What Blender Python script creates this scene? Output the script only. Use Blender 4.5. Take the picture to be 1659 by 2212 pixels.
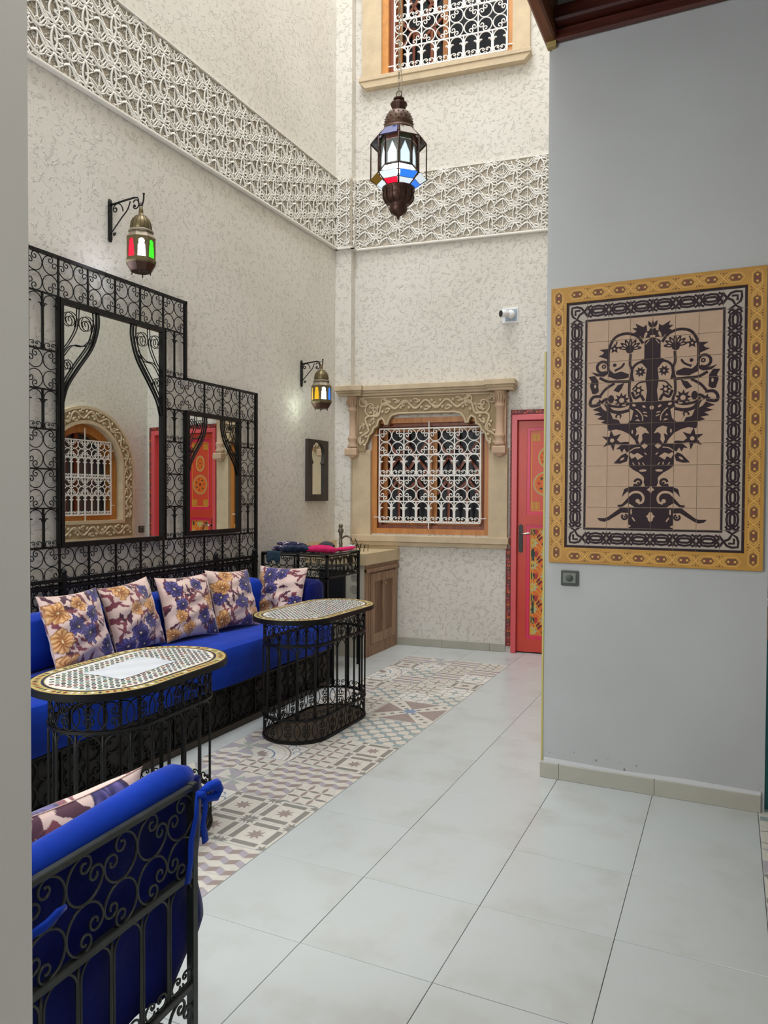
import bpy, math, random
import numpy as np
from mathutils import Matrix, Vector
from mathutils.geometry import tessellate_polygon
random.seed(7); rng = np.random.RandomState(5)
PI = math.pi; R = math.radians
for o in list(bpy.data.objects): bpy.data.objects.remove(o)
S = bpy.context.scene; C = S.collection

# ------------------------------------------------------------------ camera, sky, lights, exposure
cam = bpy.data.cameras.new('camera'); co = bpy.data.objects.new('camera', cam); C.objects.link(co); S.camera = co
cam.sensor_fit = 'HORIZONTAL'; cam.sensor_width = 36.0; cam.lens = 36.0 * 1600.3 / 1659; cam.clip_start = 0.02
yaw, pitch, roll = 0.43772, -0.02185, 0.00494
fw = Vector((-math.sin(yaw)*math.cos(pitch), math.cos(yaw)*math.cos(pitch), math.sin(pitch)))
ri = Vector((math.cos(yaw), math.sin(yaw), 0)); up = ri.cross(fw)
r2 = math.cos(roll)*ri + math.sin(roll)*up; u2 = -math.sin(roll)*ri + math.cos(roll)*up
mx = Matrix((r2, u2, -fw)).transposed().to_4x4(); mx.translation = (1.6697, -1.9937, 1.4197); co.matrix_world = mx

w = bpy.data.worlds.new('sky'); S.world = w; w.use_nodes = True
bg = w.node_tree.nodes['Background']; bg.inputs[0].default_value = (0.86, 0.93, 1.0, 1); bg.inputs[1].default_value = 1.6
def area(name, loc, rot, sx, sy, power, col):
    l = bpy.data.lights.new(name, 'AREA'); l.shape = 'RECTANGLE'; l.size = sx; l.size_y = sy; l.energy = power; l.color = col
    o = bpy.data.objects.new(name, l); C.objects.link(o); o.location = loc; o.rotation_euler = rot; return o
area('skylight', (-0.45, 1.4, 10.7), (0, 0, 0), 2.5, 6.0, 385, (0.98, 0.985, 1.0))
area('near_wall_fill', (-0.75, -3.1, 2.3), (R(88), 0, R(-12)), 1.9, 2.8, 120, (0.95, 0.98, 1.0))  # added unseen fill from behind the camera, brightens the walls facing it
area('gallery_fill', (1.9, -1.6, 3.6), (0, 0, 0), .8, .8, 22, (1.0, 0.95, 0.88))  # added fill under the soffit, lifts the pillar; no fitting here
S.view_settings.view_transform = 'Standard'; S.view_settings.look = 'None'; S.view_settings.gamma = 1
S.view_settings.use_curve_mapping = False; S.view_settings.exposure = 0.25
S.cycles.max_bounces = 10; S.cycles.diffuse_bounces = 6; S.cycles.glossy_bounces = 5; S.cycles.transparent_max_bounces = 16
S.cycles.sample_clamp_indirect = 6.0

# ------------------------------------------------------------------ materials
def lin(c):
    if isinstance(c, str): c = [int(c[i:i+2], 16)/255 for i in (0, 2, 4)]
    return tuple(((x/12.92) if x <= .04045 else ((x+.055)/1.055)**2.4) for x in c) + (1,)
MATS = {}
class NT:
    def __init__(s, name):
        s.m = bpy.data.materials.new(name); s.m.use_nodes = True; s.t = s.m.node_tree; s.b = s.t.nodes['Principled BSDF']
    def n(s, typ, **kw):
        nd = s.t.nodes.new(typ)
        for k, v in kw.items():
            if k.startswith('_'): setattr(nd, k[1:], v)
            else:
                key = int(k[1:]) if k[0] == 'i' and k[1:].isdigit() else k.replace('__', ' ')
                nd.inputs[key].default_value = v
        return nd
    def l(s, a, b): s.t.links.new(a, b)
    def co(s, kind='Object'): return s.n('ShaderNodeTexCoord').outputs[kind]
    def noise(s, scale, detail=3, rough=.5, vec=None, dist=0):
        nd = s.n('ShaderNodeTexNoise', Scale=scale, Detail=detail, Roughness=rough, Distortion=dist)
        if vec is not None: s.l(vec, nd.inputs['Vector'])
        return nd.outputs[0]
    def ramp(s, fac, stops):
        nd = s.n('ShaderNodeValToRGB'); e = nd.color_ramp.elements
        while len(e) < len(stops): e.new(.5)
        for i, (p, c) in enumerate(stops): e[i].position = p; e[i].color = c if len(c) == 4 else lin(c)
        s.l(fac, nd.inputs[0]); return nd.outputs[0]
    def math(s, op, a, b=None, c=None):
        nd = s.n('ShaderNodeMath', _operation=op)
        for i, x in enumerate((a, b, c)):
            if x is None: continue
            if isinstance(x, (int, float)): nd.inputs[i].default_value = x
            else: s.l(x, nd.inputs[i])
        return nd.outputs[0]
    def bump(s, h, strength, dist):
        nd = s.n('ShaderNodeBump', Strength=strength, Distance=dist); s.l(h, nd.inputs['Height']); s.l(nd.outputs[0], s.b.inputs['Normal'])
def mat(name, col, rough=.5, metal=0, var=0, vscale=6, bump=0, bscale=40, bdist=.002, spec=.5, sheen=0, coat=0):
    if name in MATS: return MATS[name]
    t = NT(name); b = t.b; c = lin(col)
    b.inputs['Roughness'].default_value = rough; b.inputs['Metallic'].default_value = metal; b.inputs['Base Color'].default_value = c
    b.inputs['Specular IOR Level'].default_value = spec; b.inputs['Coat Weight'].default_value = coat; b.inputs['Coat Roughness'].default_value = .1
    if sheen: b.inputs['Sheen Weight'].default_value = sheen; b.inputs['Sheen Roughness'].default_value = .35
    if var:
        f = t.noise(vscale, 4, .6, t.co())
        d = tuple(max(0, x*(1-var)) for x in c[:3]) + (1,); h = tuple(min(1, x*(1+var)) for x in c[:3]) + (1,)
        t.l(t.ramp(f, [(.3, d), (.7, h)]), b.inputs['Base Color'])
    if bump: t.bump(t.noise(bscale, 4, .6, t.co()), bump, bdist)
    MATS[name] = t.m; return t.m
def stucco():
    t = NT('stucco_plaster'); v = t.co()
    a = t.noise(19, 4, .55, v, .5); m = t.noise(24, 1, .5, v)
    ridge = t.math('SUBTRACT', 1.0, t.math('MULTIPLY', t.math('ABSOLUTE', t.math('SUBTRACT', a, .5)), 24), None)
    ridge = t.math('MAXIMUM', ridge, 0.0)
    mask = t.math('GREATER_THAN', m, .46)
    mm = t.n('ShaderNodeMapRange', From__Min=.48, From__Max=.55); t.l(m, mm.inputs[0])
    h = t.math('MULTIPLY', ridge, mm.outputs[0]); h = t.math('ADD', h, t.math('MULTIPLY', t.noise(30, 3, .6, v), .35))
    t.bump(h, .68, .0072)
    t.l(t.ramp(t.noise(1.2, 3, .5, v), [(.3, 'd2cdc3'), (.7, 'dcd8d0')]), t.b.inputs['Base Color'])
    t.b.inputs['Roughness'].default_value = .75; return t.m
def wood(name, c1, c2, c3, rough=.45, axis=2, scale=1.0):
    if name in MATS: return MATS[name]
    t = NT(name); v = t.co(); mp = t.n('ShaderNodeMapping'); t.l(v, mp.inputs[0])
    sc = [26*scale]*3; sc[axis] = 1.6*scale; mp.inputs['Scale'].default_value = sc
    f = t.noise(1.0, 5, .6, mp.outputs[0], .8)
    t.l(t.ramp(f, [(.3, c1), (.5, c2), (.7, c3)]), t.b.inputs['Base Color'])
    t.b.inputs['Roughness'].default_value = rough; t.bump(f, .15, .002); MATS[name] = t.m; return t.m
def emit(name, col, strength, base=None):
    if name in MATS: return MATS[name]
    t = NT(name); t.b.inputs['Base Color'].default_value = lin(base or col); t.b.inputs['Emission Color'].default_value = lin(col)
    t.b.inputs['Emission Strength'].default_value = strength; t.b.inputs['Roughness'].default_value = .15; MATS[name] = t.m; return t.m
def vcol(name, rough=.85, sheen=.3):
    if name in MATS: return MATS[name]
    t = NT(name); a = t.n('ShaderNodeVertexColor', _layer_name='Col'); t.l(a.outputs[0], t.b.inputs['Base Color'])
    t.b.inputs['Roughness'].default_value = rough; t.b.inputs['Sheen Weight'].default_value = sheen
    t.bump(t.noise(400, 2, .5, t.co()), .2, .001); MATS[name] = t.m; return t.m
def paint_wall():
    t = NT('painted_wall'); v = t.co()
    base = t.ramp(t.noise(1.5, 3, .5, v), [(.3, 'a9aaa9'), (.7, 'b1b3b3')])
    sep = t.n('ShaderNodeSeparateXYZ'); t.l(v, sep.inputs[0])
    low = t.n('ShaderNodeMapRange', From__Min=.19, From__Max=.085); t.l(sep.outputs[2], low.inputs[0])
    n1 = t.noise(38, 3, .6, v)
    sc = t.math('MULTIPLY', t.math('GREATER_THAN', n1, .66), t.math('GREATER_THAN', low.outputs[0], .25))
    mixn = t.n('ShaderNodeMix', _data_type='RGBA'); t.l(sc, mixn.inputs[0]); t.l(base, mixn.inputs[6]); mixn.inputs[7].default_value = lin('77716a')
    t.l(mixn.outputs[2], t.b.inputs['Base Color']); t.b.inputs['Roughness'].default_value = .45
    t.bump(t.noise(5, 3, .5, v), .25, .01); return t.m
def floor_mat():
    t = NT('floor_tile_glaze'); v = t.co()
    inf = t.n('ShaderNodeObjectInfo')
    add = t.n('ShaderNodeVectorMath', _operation='ADD'); t.l(v, add.inputs[0])
    sc = t.n('ShaderNodeVectorMath', _operation='SCALE'); sc.inputs['Scale'].default_value = 7; t.l(inf.outputs['Location'], sc.inputs[0]); t.l(sc.outputs[0], add.inputs[1])
    f = t.noise(3.2, 4, .55, add.outputs[0])
    t.l(t.ramp(f, [(.25, 'b4b6b2'), (.48, 'bfc4c3'), (.75, 'c0c6c7')]), t.b.inputs['Base Color'])
    t.b.inputs['Roughness'].default_value = .24; t.b.inputs['Specular IOR Level'].default_value = .5
    t.bump(t.noise(12, 3, .5, add.outputs[0]), .06, .003); return t.m
M_ST = stucco(); M_PW = paint_wall(); M_FL = floor_mat()
M_IR = mat('black_wrought_iron', '1c1c1b', .42, .55, var=.25, vscale=20)
M_IR2 = mat('charcoal_iron', '3a3d3a', .42, .45, var=.25, vscale=20)
M_WG = mat('white_painted_iron', 'e9e7e2', .4)
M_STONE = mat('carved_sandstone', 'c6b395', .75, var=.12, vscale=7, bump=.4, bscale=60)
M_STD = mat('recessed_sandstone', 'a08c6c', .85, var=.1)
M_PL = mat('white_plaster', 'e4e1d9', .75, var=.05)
M_PLD = mat('shaded_ground_plaster', 'beb4a3', .85)  # darker copy of the plaster: shade between the ribbons put into the colour
M_MIR = mat('mirror_glass', 'e6ebe8', .01, 1.0)
M_GLD = mat('dark_window_glass', '10141c', .35, 0, spec=.25)
M_OAK = wood('honey_wood', 'a8682c', 'bd7a36', 'cd8d48', .4)
M_OAKD = wood('reddish_wood', '6e3218', '8a4522', '9c5630', .4)
M_CAB = wood('weathered_oak', '7a5c46', '94755b', 'a98b6e', .6)
M_SOF = wood('dark_red_soffit_wood', '1c0b08', '2c110c', '3a1710', .4, 0)
M_FAS = wood('brown_fascia_wood', '5a3018', '6e3e20', '84502c', .4, 1)
M_BLUE = mat('royal_blue_velvet', '0a36a4', .75, var=.25, vscale=3, bump=.3, bscale=14, bdist=.01, sheen=.12, spec=.15)
M_BLUESH = mat('shaded_blue_velvet', '06135c', .8, var=.3, vscale=4, bump=.4, bscale=12, bdist=.012, sheen=.10, spec=.15)  # darker copy of the blue velvet, shade of the bench back in its colour
M_GROUT = mat('dark_grout', '6e6e6a', .9)
M_BRASS = mat('aged_brass', '6f6347', .4, .7, var=.2, vscale=30)
M_BRZ = mat('dark_bronze', '4a3228', .4, .6, var=.3, vscale=40)
M_BASE = mat('greige_skirting_tile', 'a9a69a', .35, var=.05)
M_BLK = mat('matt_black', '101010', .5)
M_WHT = mat('white_plastic', 'e4e6e6', .35)

# ------------------------------------------------------------------ mesh builder
class MB:
    def __init__(s): s.v = []; s.f = []; s.m = []; s.s = []; s.k = 0
    def add(s, vs, fs, mi=0, smooth=False):
        s.v.extend([tuple(map(float, p)) for p in vs]); k = s.k
        for f in fs: s.f.append(tuple(k+i for i in f)); s.m.append(mi); s.s.append(smooth)
        s.k += len(vs); return s
    def box(s, a, b, mi=0, ch=0):
        x0, y0, z0 = [min(p, q) for p, q in zip(a, b)]; x1, y1, z1 = [max(p, q) for p, q in zip(a, b)]
        if not ch:
            return s.add([(x0,y0,z0),(x1,y0,z0),(x1,y1,z0),(x0,y1,z0),(x0,y0,z1),(x1,y0,z1),(x1,y1,z1),(x0,y1,z1)],
                         [(0,3,2,1),(4,5,6,7),(0,1,5,4),(1,2,6,5),(2,3,7,6),(3,0,4,7)], mi)
        # chamfered on the top and bottom rims (y is depth)
        def ring(z, d): return [(x0+d,y0+d,z),(x1-d,y0+d,z),(x1-d,y1-d,z),(x0+d,y1-d,z)]
        vs = ring(z0, ch)+ring(z0+ch, 0)+ring(z1-ch, 0)+ring(z1, ch); fs = [(0,3,2,1),(12,13,14,15)]
        for r in range(3):
            for i in range(4): j = (i+1) % 4; fs.append((r*4+i, r*4+j, r*4+4+j, r*4+4+i))
        return s.add(vs, fs, mi)
    def tube(s, pts, r, n=5, closed=False, mi=0, flat=1.0):
        P = np.array(pts, float); m = len(P)
        if m < 2: return s
        if closed: T = np.roll(P, -1, 0) - np.roll(P, 1, 0)
        else: T = np.gradient(P, axis=0)
        T /= np.maximum(np.linalg.norm(T, axis=1, keepdims=True), 1e-9)
        a = np.array([0, 1, 0]) if abs(T[0][1]) < .8 else np.array([1, 0, 0])
        N = np.zeros_like(P); c = a - T[0]*(a@T[0]); N[0] = c/np.linalg.norm(c)
        for i in range(1, m):
            c = N[i-1] - T[i]*(N[i-1]@T[i]); N[i] = c/max(np.linalg.norm(c), 1e-9)
        B = np.cross(T, N); rr = np.array(r if hasattr(r, '__len__') else [r]*m)[:, None, None]
        an = np.arange(n)*2*PI/n + PI/n
        V = P[:, None, :] + rr*(np.cos(an)[None, :, None]*N[:, None, :]*flat + np.sin(an)[None, :, None]*B[:, None, :])
        fs = []
        for i in range(m if closed else m-1):
            j = (i+1) % m
            for q in range(n): z = (q+1) % n; fs.append((i*n+q, i*n+z, j*n+z, j*n+q))
        if not closed: fs += [tuple(range(n))[::-1], tuple((m-1)*n+q for q in range(n))]
        return s.add(V.reshape(-1, 3), fs, mi, True)
    def lathe(s, prof, n=24, c=(0, 0, 0), mi=0, smooth=True, ph=0, caps=True, a0=0, a1=2*PI):
        full = abs(a1-a0-2*PI) < 1e-6; k = n if full else n+1
        vs = [(c[0]+r*math.cos(ph+a0+(a1-a0)*i/n), c[1]+r*math.sin(ph+a0+(a1-a0)*i/n), c[2]+z) for r, z in prof for i in range(k)]
        fs = [(r*k+i, r*k+(i+1) % k, (r+1)*k+(i+1) % k, (r+1)*k+i) for r in range(len(prof)-1) for i in range(n)]
        if caps: fs += [tuple(range(k))[::-1], tuple((len(prof)-1)*k+i for i in range(k))]
        return s.add(vs, fs, mi, smooth)
    def prism(s, poly, y0, y1, mi=0, holes=(), smi=None):
        """extrude a polygon given in local x,z from depth y0 (front) to y1"""
        loops = [[Vector((p[0], p[1], 0)) for p in poly]] + [[Vector((p[0], p[1], 0)) for p in h] for h in holes]
        tri = tessellate_polygon(loops); flat = [p for l in loops for p in l]; n = len(flat)
        vs = [(p.x, y0, p.y) for p in flat] + [(p.x, y1, p.y) for p in flat]; fs = []
        for t in tri:
            a, b, c = t; ar = (flat[b]-flat[a]).cross(flat[c]-flat[a]).z
            if ar < 0: a, b, c = a, c, b
            if y0 > y1: a, b, c = a, c, b
            fs.append((a, b, c)); fs.append((c+n, b+n, a+n))
        s.add(vs, fs, mi); k = 0; fs = []
        for l in loops:
            L = len(l)
            for i in range(L): fs.append((k+i, k+(i+1) % L, k+(i+1) % L+n, k+i+n))
            k += L
        s.add(vs, fs, mi if smi is None else smi); return s
    def flat(s, poly, y, mi=0, plane='xz'):
        tri = tessellate_polygon([[Vector((p[0], p[1], 0)) for p in poly]])
        vs = [(p[0], y, p[1]) if plane == 'xz' else (p[0], p[1], y) for p in poly]; fs = []
        for a, b, c in tri:
            A, B, D = poly[a], poly[b], poly[c]; ar = (B[0]-A[0])*(D[1]-A[1])-(B[1]-A[1])*(D[0]-A[0])
            if abs(ar) < 1e-12: continue
            fs.append((a, b, c) if ar > 0 else (a, c, b))
        return s.add(vs, fs, mi)
    def mesh(s, name, mats):
        me = bpy.data.meshes.new(name); me.from_pydata(s.v, [], s.f)
        for m in (mats if isinstance(mats, (list, tuple)) else [mats]): me.materials.append(m)
        me.polygons.foreach_set('material_index', s.m); me.polygons.foreach_set('use_smooth', s.s); me.update(); return me
    def build(s, name, mats, parent=None, loc=None, kind=None, label=None, bevel=0):
        return put(name, s.mesh(name, mats), parent, loc, kind=kind, label=label, bevel=bevel)
def put(name, me, parent=None, loc=None, rz=0, kind=None, label=None, mw=None, bevel=0):
    o = bpy.data.objects.new(name, me); C.objects.link(o)
    if parent is not None: o.parent = parent
    if mw is not None: o.matrix_local = mw
    elif loc is not None: o.location = loc; o.rotation_euler = (0, 0, rz)
    if kind: o['kind'] = kind
    if label: o['label'] = label
    if bevel:
        b = o.modifiers.new('bevel', 'BEVEL'); b.width = bevel; b.segments = 3; b.limit_method = 'ANGLE'
        for p in me.polygons: p.use_smooth = True
    return o
def thing(name, label, cat, loc=(0, 0, 0), rz=0, group=None):
    o = bpy.data.objects.new(name, None); C.objects.link(o); o.empty_display_size = .1; o.location = loc; o.rotation_euler = (0, 0, rz)
    tag(o, label, cat, group); return o
def tag(o, label, cat, group=None, kind=None):
    o['label'] = label; o['category'] = cat
    if group: o['group'] = group
    if kind: o['kind'] = kind
    return o
def struct(name, loc=(0, 0, 0), rz=0):
    o = bpy.data.objects.new(name, None); C.objects.link(o); o.location = loc; o.rotation_euler = (0, 0, rz); o['kind'] = 'structure'; return o

# ------------------------------------------------------------------ 2-D shapes
def halfscroll(t1=1.95, turn=6.6, n=30, r1=.46, k=.30):
    x, y, h = -1.0, 0.0, PI/2; out = [(x, y)]; T = t1+turn; N = n*4; d = T/N
    for i in range(N):
        th = (i+.5)*d
        if th < t1: r = 1.0
        else:
            ph = th-t1; base = r1*math.exp(-k*ph); r = base + (1-base)*math.exp(-ph*11)
        x += r*d*math.cos(h-d/2); y += r*d*math.sin(h-d/2); h -= d
        if i % 4 == 3: out.append((x, y))
    return out
HS = halfscroll(2.0, 7.4, 36, .52, .19); CS = [(x, -y) for x, y in HS[::-1]] + HS[1:]            # C scroll of radius 1, back at -x, opening at +x
def xf(pts, cx, cy, sx, sy, a):
    c, s_ = math.cos(a), math.sin(a)
    return [(cx+(x*c-y*s_)*sx, cy+(x*s_+y*c)*sy) for x, y in pts]
def p3(pts, y=0): return [(a, y, b) for a, b in pts]
def arc(cx, cy, r, a0, a1, n=16, ry=None):
    ry = ry or r; return [(cx+r*math.cos(a0+(a1-a0)*i/n), cy+ry*math.sin(a0+(a1-a0)*i/n)) for i in range(n+1)]
def spline(pts, n=8):
    P = [np.array(p, float) for p in pts]; P = [2*P[0]-P[1]]+P+[2*P[-1]-P[-2]]; out = []
    for i in range(1, len(P)-2):
        for j in range(n):
            t = j/n; a, b, c, d = P[i-1:i+3]
            out.append(tuple(.5*((2*b)+(-a+c)*t+(2*a-5*b+4*c-d)*t*t+(-a+3*b-3*c+d)*t**3)))
    out.append(tuple(P[-2])); return out
def strokep(pts, wd):
    """centre line -> polygon pieces (quads) of a given width"""
    P = np.array(pts, float); T = np.gradient(P, axis=0); T /= np.maximum(np.linalg.norm(T, axis=1, keepdims=True), 1e-9)
    N = np.stack([-T[:, 1], T[:, 0]], 1); W = np.array(wd if hasattr(wd, '__len__') else [wd]*len(P))[:, None]/2
    A = P+N*W; B = P-N*W; return [[tuple(A[i]), tuple(B[i]), tuple(B[i+1]), tuple(A[i+1])] for i in range(len(P)-1)]
def disc(cx, cy, r, n=12, ry=None): return arc(cx, cy, r, 0, 2*PI, n, ry)[:-1]
def ell(cx, cy, a, b, rot, n=12):
    c, s_ = math.cos(rot), math.sin(rot)
    return [(cx+a*math.cos(t)*c-b*math.sin(t)*s_, cy+a*math.cos(t)*s_+b*math.sin(t)*c) for t in [2*PI*i/n for i in range(n)]]
def leafp(x0, y0, x1, y1, wd):
    d = math.hypot(x1-x0, y1-y0); nx, ny = -(y1-y0)/d*wd, (x1-x0)/d*wd
    return [(x0, y0), (x0+.3*(x1-x0)+nx*.9, y0+.3*(y1-y0)+ny*.9), (x0+.6*(x1-x0)+nx, y0+.6*(y1-y0)+ny), (x1, y1),
            (x0+.6*(x1-x0)-nx, y0+.6*(y1-y0)-ny), (x0+.3*(x1-x0)-nx*.9, y0+.3*(y1-y0)-ny*.9)]
def star(cx, cy, r, k, inner=.45, ph=0):
    return [(cx+(r if i % 2 == 0 else r*inner)*math.cos(ph+PI*i/k), cy+(r if i % 2 == 0 else r*inner)*math.sin(ph+PI*i/k)) for i in range(2*k)]
def clip(poly, x0, y0, x1, y1):
    for ax, lim, sg in ((0, x0, 1), (0, x1, -1), (1, y0, 1), (1, y1, -1)):
        out = []
        for i in range(len(poly)):
            p, q = poly[i-1], poly[i]; ip = (p[ax]-lim)*sg >= 0; iq = (q[ax]-lim)*sg >= 0
            if ip != iq: t = (lim-p[ax])/(q[ax]-p[ax]); out.append((p[0]+t*(q[0]-p[0]), p[1]+t*(q[1]-p[1])))
            if iq: out.append(q)
        poly = out
        if len(poly) < 3: return []
    return poly
def tris(poly):
    tri = tessellate_polygon([[Vector((p[0], p[1], 0)) for p in poly]]); return [[poly[i] for i in t] for t in tri]

# unit iron meshes: cell radius given in metres, tube radius fixed
_um = {}
def scroll_mesh(rad, tr, m, n=5, sx=1.0, key='c'):
    k = (round(rad, 4), round(tr, 5), m.name, n, round(sx, 3), key)
    if k not in _um:
        b = MB(); b.tube([(x*rad*sx, 0, y*rad) for x, y in CS], tr, n); _um[k] = b.mesh('scroll', m)
    return _um[k]
def rot_y(a): return Matrix.Rotation(-a, 4, 'Y')
def cell4(parent, cx, cz, cw, ch, tr, m, y=0, n=5, flip=False):
    """four C scrolls in a cell, backs to the middle (or hearts when flipped)"""
    rad = min(cw, ch)/4*.97
    me = scroll_mesh(rad, tr, m, n)
    for qx in (-1, 1):
        for qz in (-1, 1):
            a = math.atan2(qz, qx)
            if flip: a = (PI/2 if qz > 0 else -PI/2)+qx*.35
            put('scroll', me, parent, mw=Matrix.Translation((cx+qx*cw/4, y, cz+qz*ch/4)) @ rot_y(a))
def arch_pts(wd, ht, tr, b, y=0, cx=0, z0=0, ticks=True, curls=True, f=None):
    """horseshoe arch with column sides, little capitals and foot curls, added to builder b"""
    g = f or (lambda x, z: (cx+x, y, z0+z)); r = wd*.44; zc = ht-r
    def tb(p, rr=tr): b.tube([g(*q) for q in p], rr, 5)
    tb([(-r, zc*i/8) for i in range(8)]+arc(0, zc, r, PI, 0, 16)+[(r, zc*(7-i)/8) for i in range(8)])
    if ticks:
        for s_ in (-1, 1):
            zt = zc-r*.15; tb([(s_*r*1.05, zt), (s_*r*.62, zt+.002), (s_*r*.45, zt)], [tr*1.2, tr*1.5, tr*.8]); tb([(s_*r*.95, zt-.35*r), (s_*r*.8, zt-.1*r), (s_*r*.78, zt)], [tr, tr, tr*.6])
    if curls:
        q = wd*.20
        for s_ in (-1, 1): tb([(s_*(wd*.20-x*q*.95), q*.95+yy*q*.9) for x, yy in [(x, -yy) for x, yy in HS[2:14]][::-1]+HS[:30]], tr*.9)
def iron_panel_arch(parent, cx, z0, cw, ch, tr, m, y=0):
    k = ('arch', round(cw, 4), round(ch, 4), round(tr, 5), m.name)
    if k not in _um:
        b = MB(); arch_pts(cw/2, ch*.97, tr, b); _um[k] = b.mesh('arch', m)
    for q in (-1, 1): put('arch', _um[k], parent, loc=(cx+q*cw/4, y, z0))
def bars(parent, lst, m, y=0, d=.008, name='bar'):
    """lst of (x0,z0,x1,z1,width) flat bars as separate parts"""
    for x0, z0, x1, z1, wd in lst:
        b = MB(); dx, dz = x1-x0, z1-z0; L = math.hypot(dx, dz); nx, nz = -dz/L*wd/2, dx/L*wd/2
        b.prism([(x0+nx, z0+nz), (x0-nx, z0-nz), (x1-nx, z1-nz), (x1+nx, z1+nz)], y-d, y+d); b.build(name, m, parent)

# ------------------------------------------------------------------ structure: walls
XL = -1.80; XR = .98; TOP = 11.0; AB = R(6.5); YB0 = 4.598; YW = 1.735
FZ0, FZ1 = 3.79, 4.44
def wall(name, boxes, m, loc=(0, 0, 0), rz=0):
    b = MB()
    for a, c in boxes: b.box(a, c)
    o = b.build(name, m, None, loc); o.rotation_euler = (0, 0, rz); o['kind'] = 'structure'; return o
wall('wall_left', [((-2.1, -3.3, -.05), (XL, 4.9, TOP))], M_ST)
WB = wall('wall_back', [  # around the two window openings and the door
    ((-2.0, 0, -.05), (-1.46, .3, TOP)), ((-1.46, 0, -.05), (-.34, .3, 1.07)), ((-1.46, 0, 2.16), (-.34, .3, 5.38)), ((-1.46, 0, 5.38), (-1.39, .3, TOP)),
    ((-1.39, 0, 6.4), (-.155, .3, TOP)), ((-.34, 0, -.05), (-.13, .3, 5.38)), ((-.13, 0, 2.16), (1.3, .3, 5.38)), ((-.155, 0, 5.38), (1.3, .3, TOP)), ((.93, 0, -.05), (1.3, .3, 2.16))], M_ST, (0, YB0, 0), AB)
o = MB().box((-1.90, -.10, 0), (-1.66, 0, TOP)).build('trim_1', M_ST, None, (0, YB0, 0)); o.rotation_euler = (0, 0, AB); o['kind'] = 'structure'
# alcove right wall, with the arched window opening (local frame: x runs towards the camera)
ROT_R = -PI/2
AY = 3.765
def arch_poly(hw, zb, zs, n=20, grow=0): return [(-hw, zb), (hw, zb)] + arc(0, zs, hw, 0, PI, n)
b = MB(); rect = [(-2.3, 0), (-2.3, TOP), (AY-YW-.26, TOP), (AY-YW-.26, 0)][::-1]
ap = arch_poly(.50, 1.13, 1.675)
b.prism([(-1.05, 0), (AY-1.995, 0), (AY-1.995, TOP), (-1.05, TOP)], 0, .25, holes=[ap[::-1]])
o = b.build('wall_right', M_ST, None, (XR, AY, 0)); o.rotation_euler = (0, 0, ROT_R); o['kind'] = 'structure'
WM = wall('wall_mural', [((.835, YW, -.05), (1.825, 2.0, TOP))], M_PW)
wall('wall_gallery', [((1.825, 1.78, 2.35), (3.2, 2.0, 3.9)), ((3.0, -3.3, -.05), (3.2, 2.0, 3.9)), ((2.62, 1.78, -.05), (3.2, 2.0, 2.35)),
                      ((.835, -3.2, 3.66+.25), (3.2, YW, 3.95))], M_PW)
wall('wall_near', [((-2.1, -3.4, -.05), (3.2, -3.2, TOP)), ((-2.1, -3.2, 3.9), (.835, -1.9, 4.0))], M_PW)
wall('wall_pillar', [((.70, -1.95, -.02), (.985, -1.432, 3.9))], mat('white_column_paint', 'dcdad5', .6, var=.03, vscale=3, bump=.2, bscale=6, bdist=.006))
wall('wall_upper_right', [((.835, -3.3, 3.95), (1.0, YW, TOP))], M_ST)
o = MB().box((.809, 1.748, 0), (.818, 1.80, 2.15)).build('trim_2', mat('yellow_green_edge', 'b9ad62', .5)); o['kind'] = 'structure'
o = MB().box((.818, 1.752, 0), (.8345, 2.0, TOP)).build('trim_3', M_PW); o['kind'] = 'structure'

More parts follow.
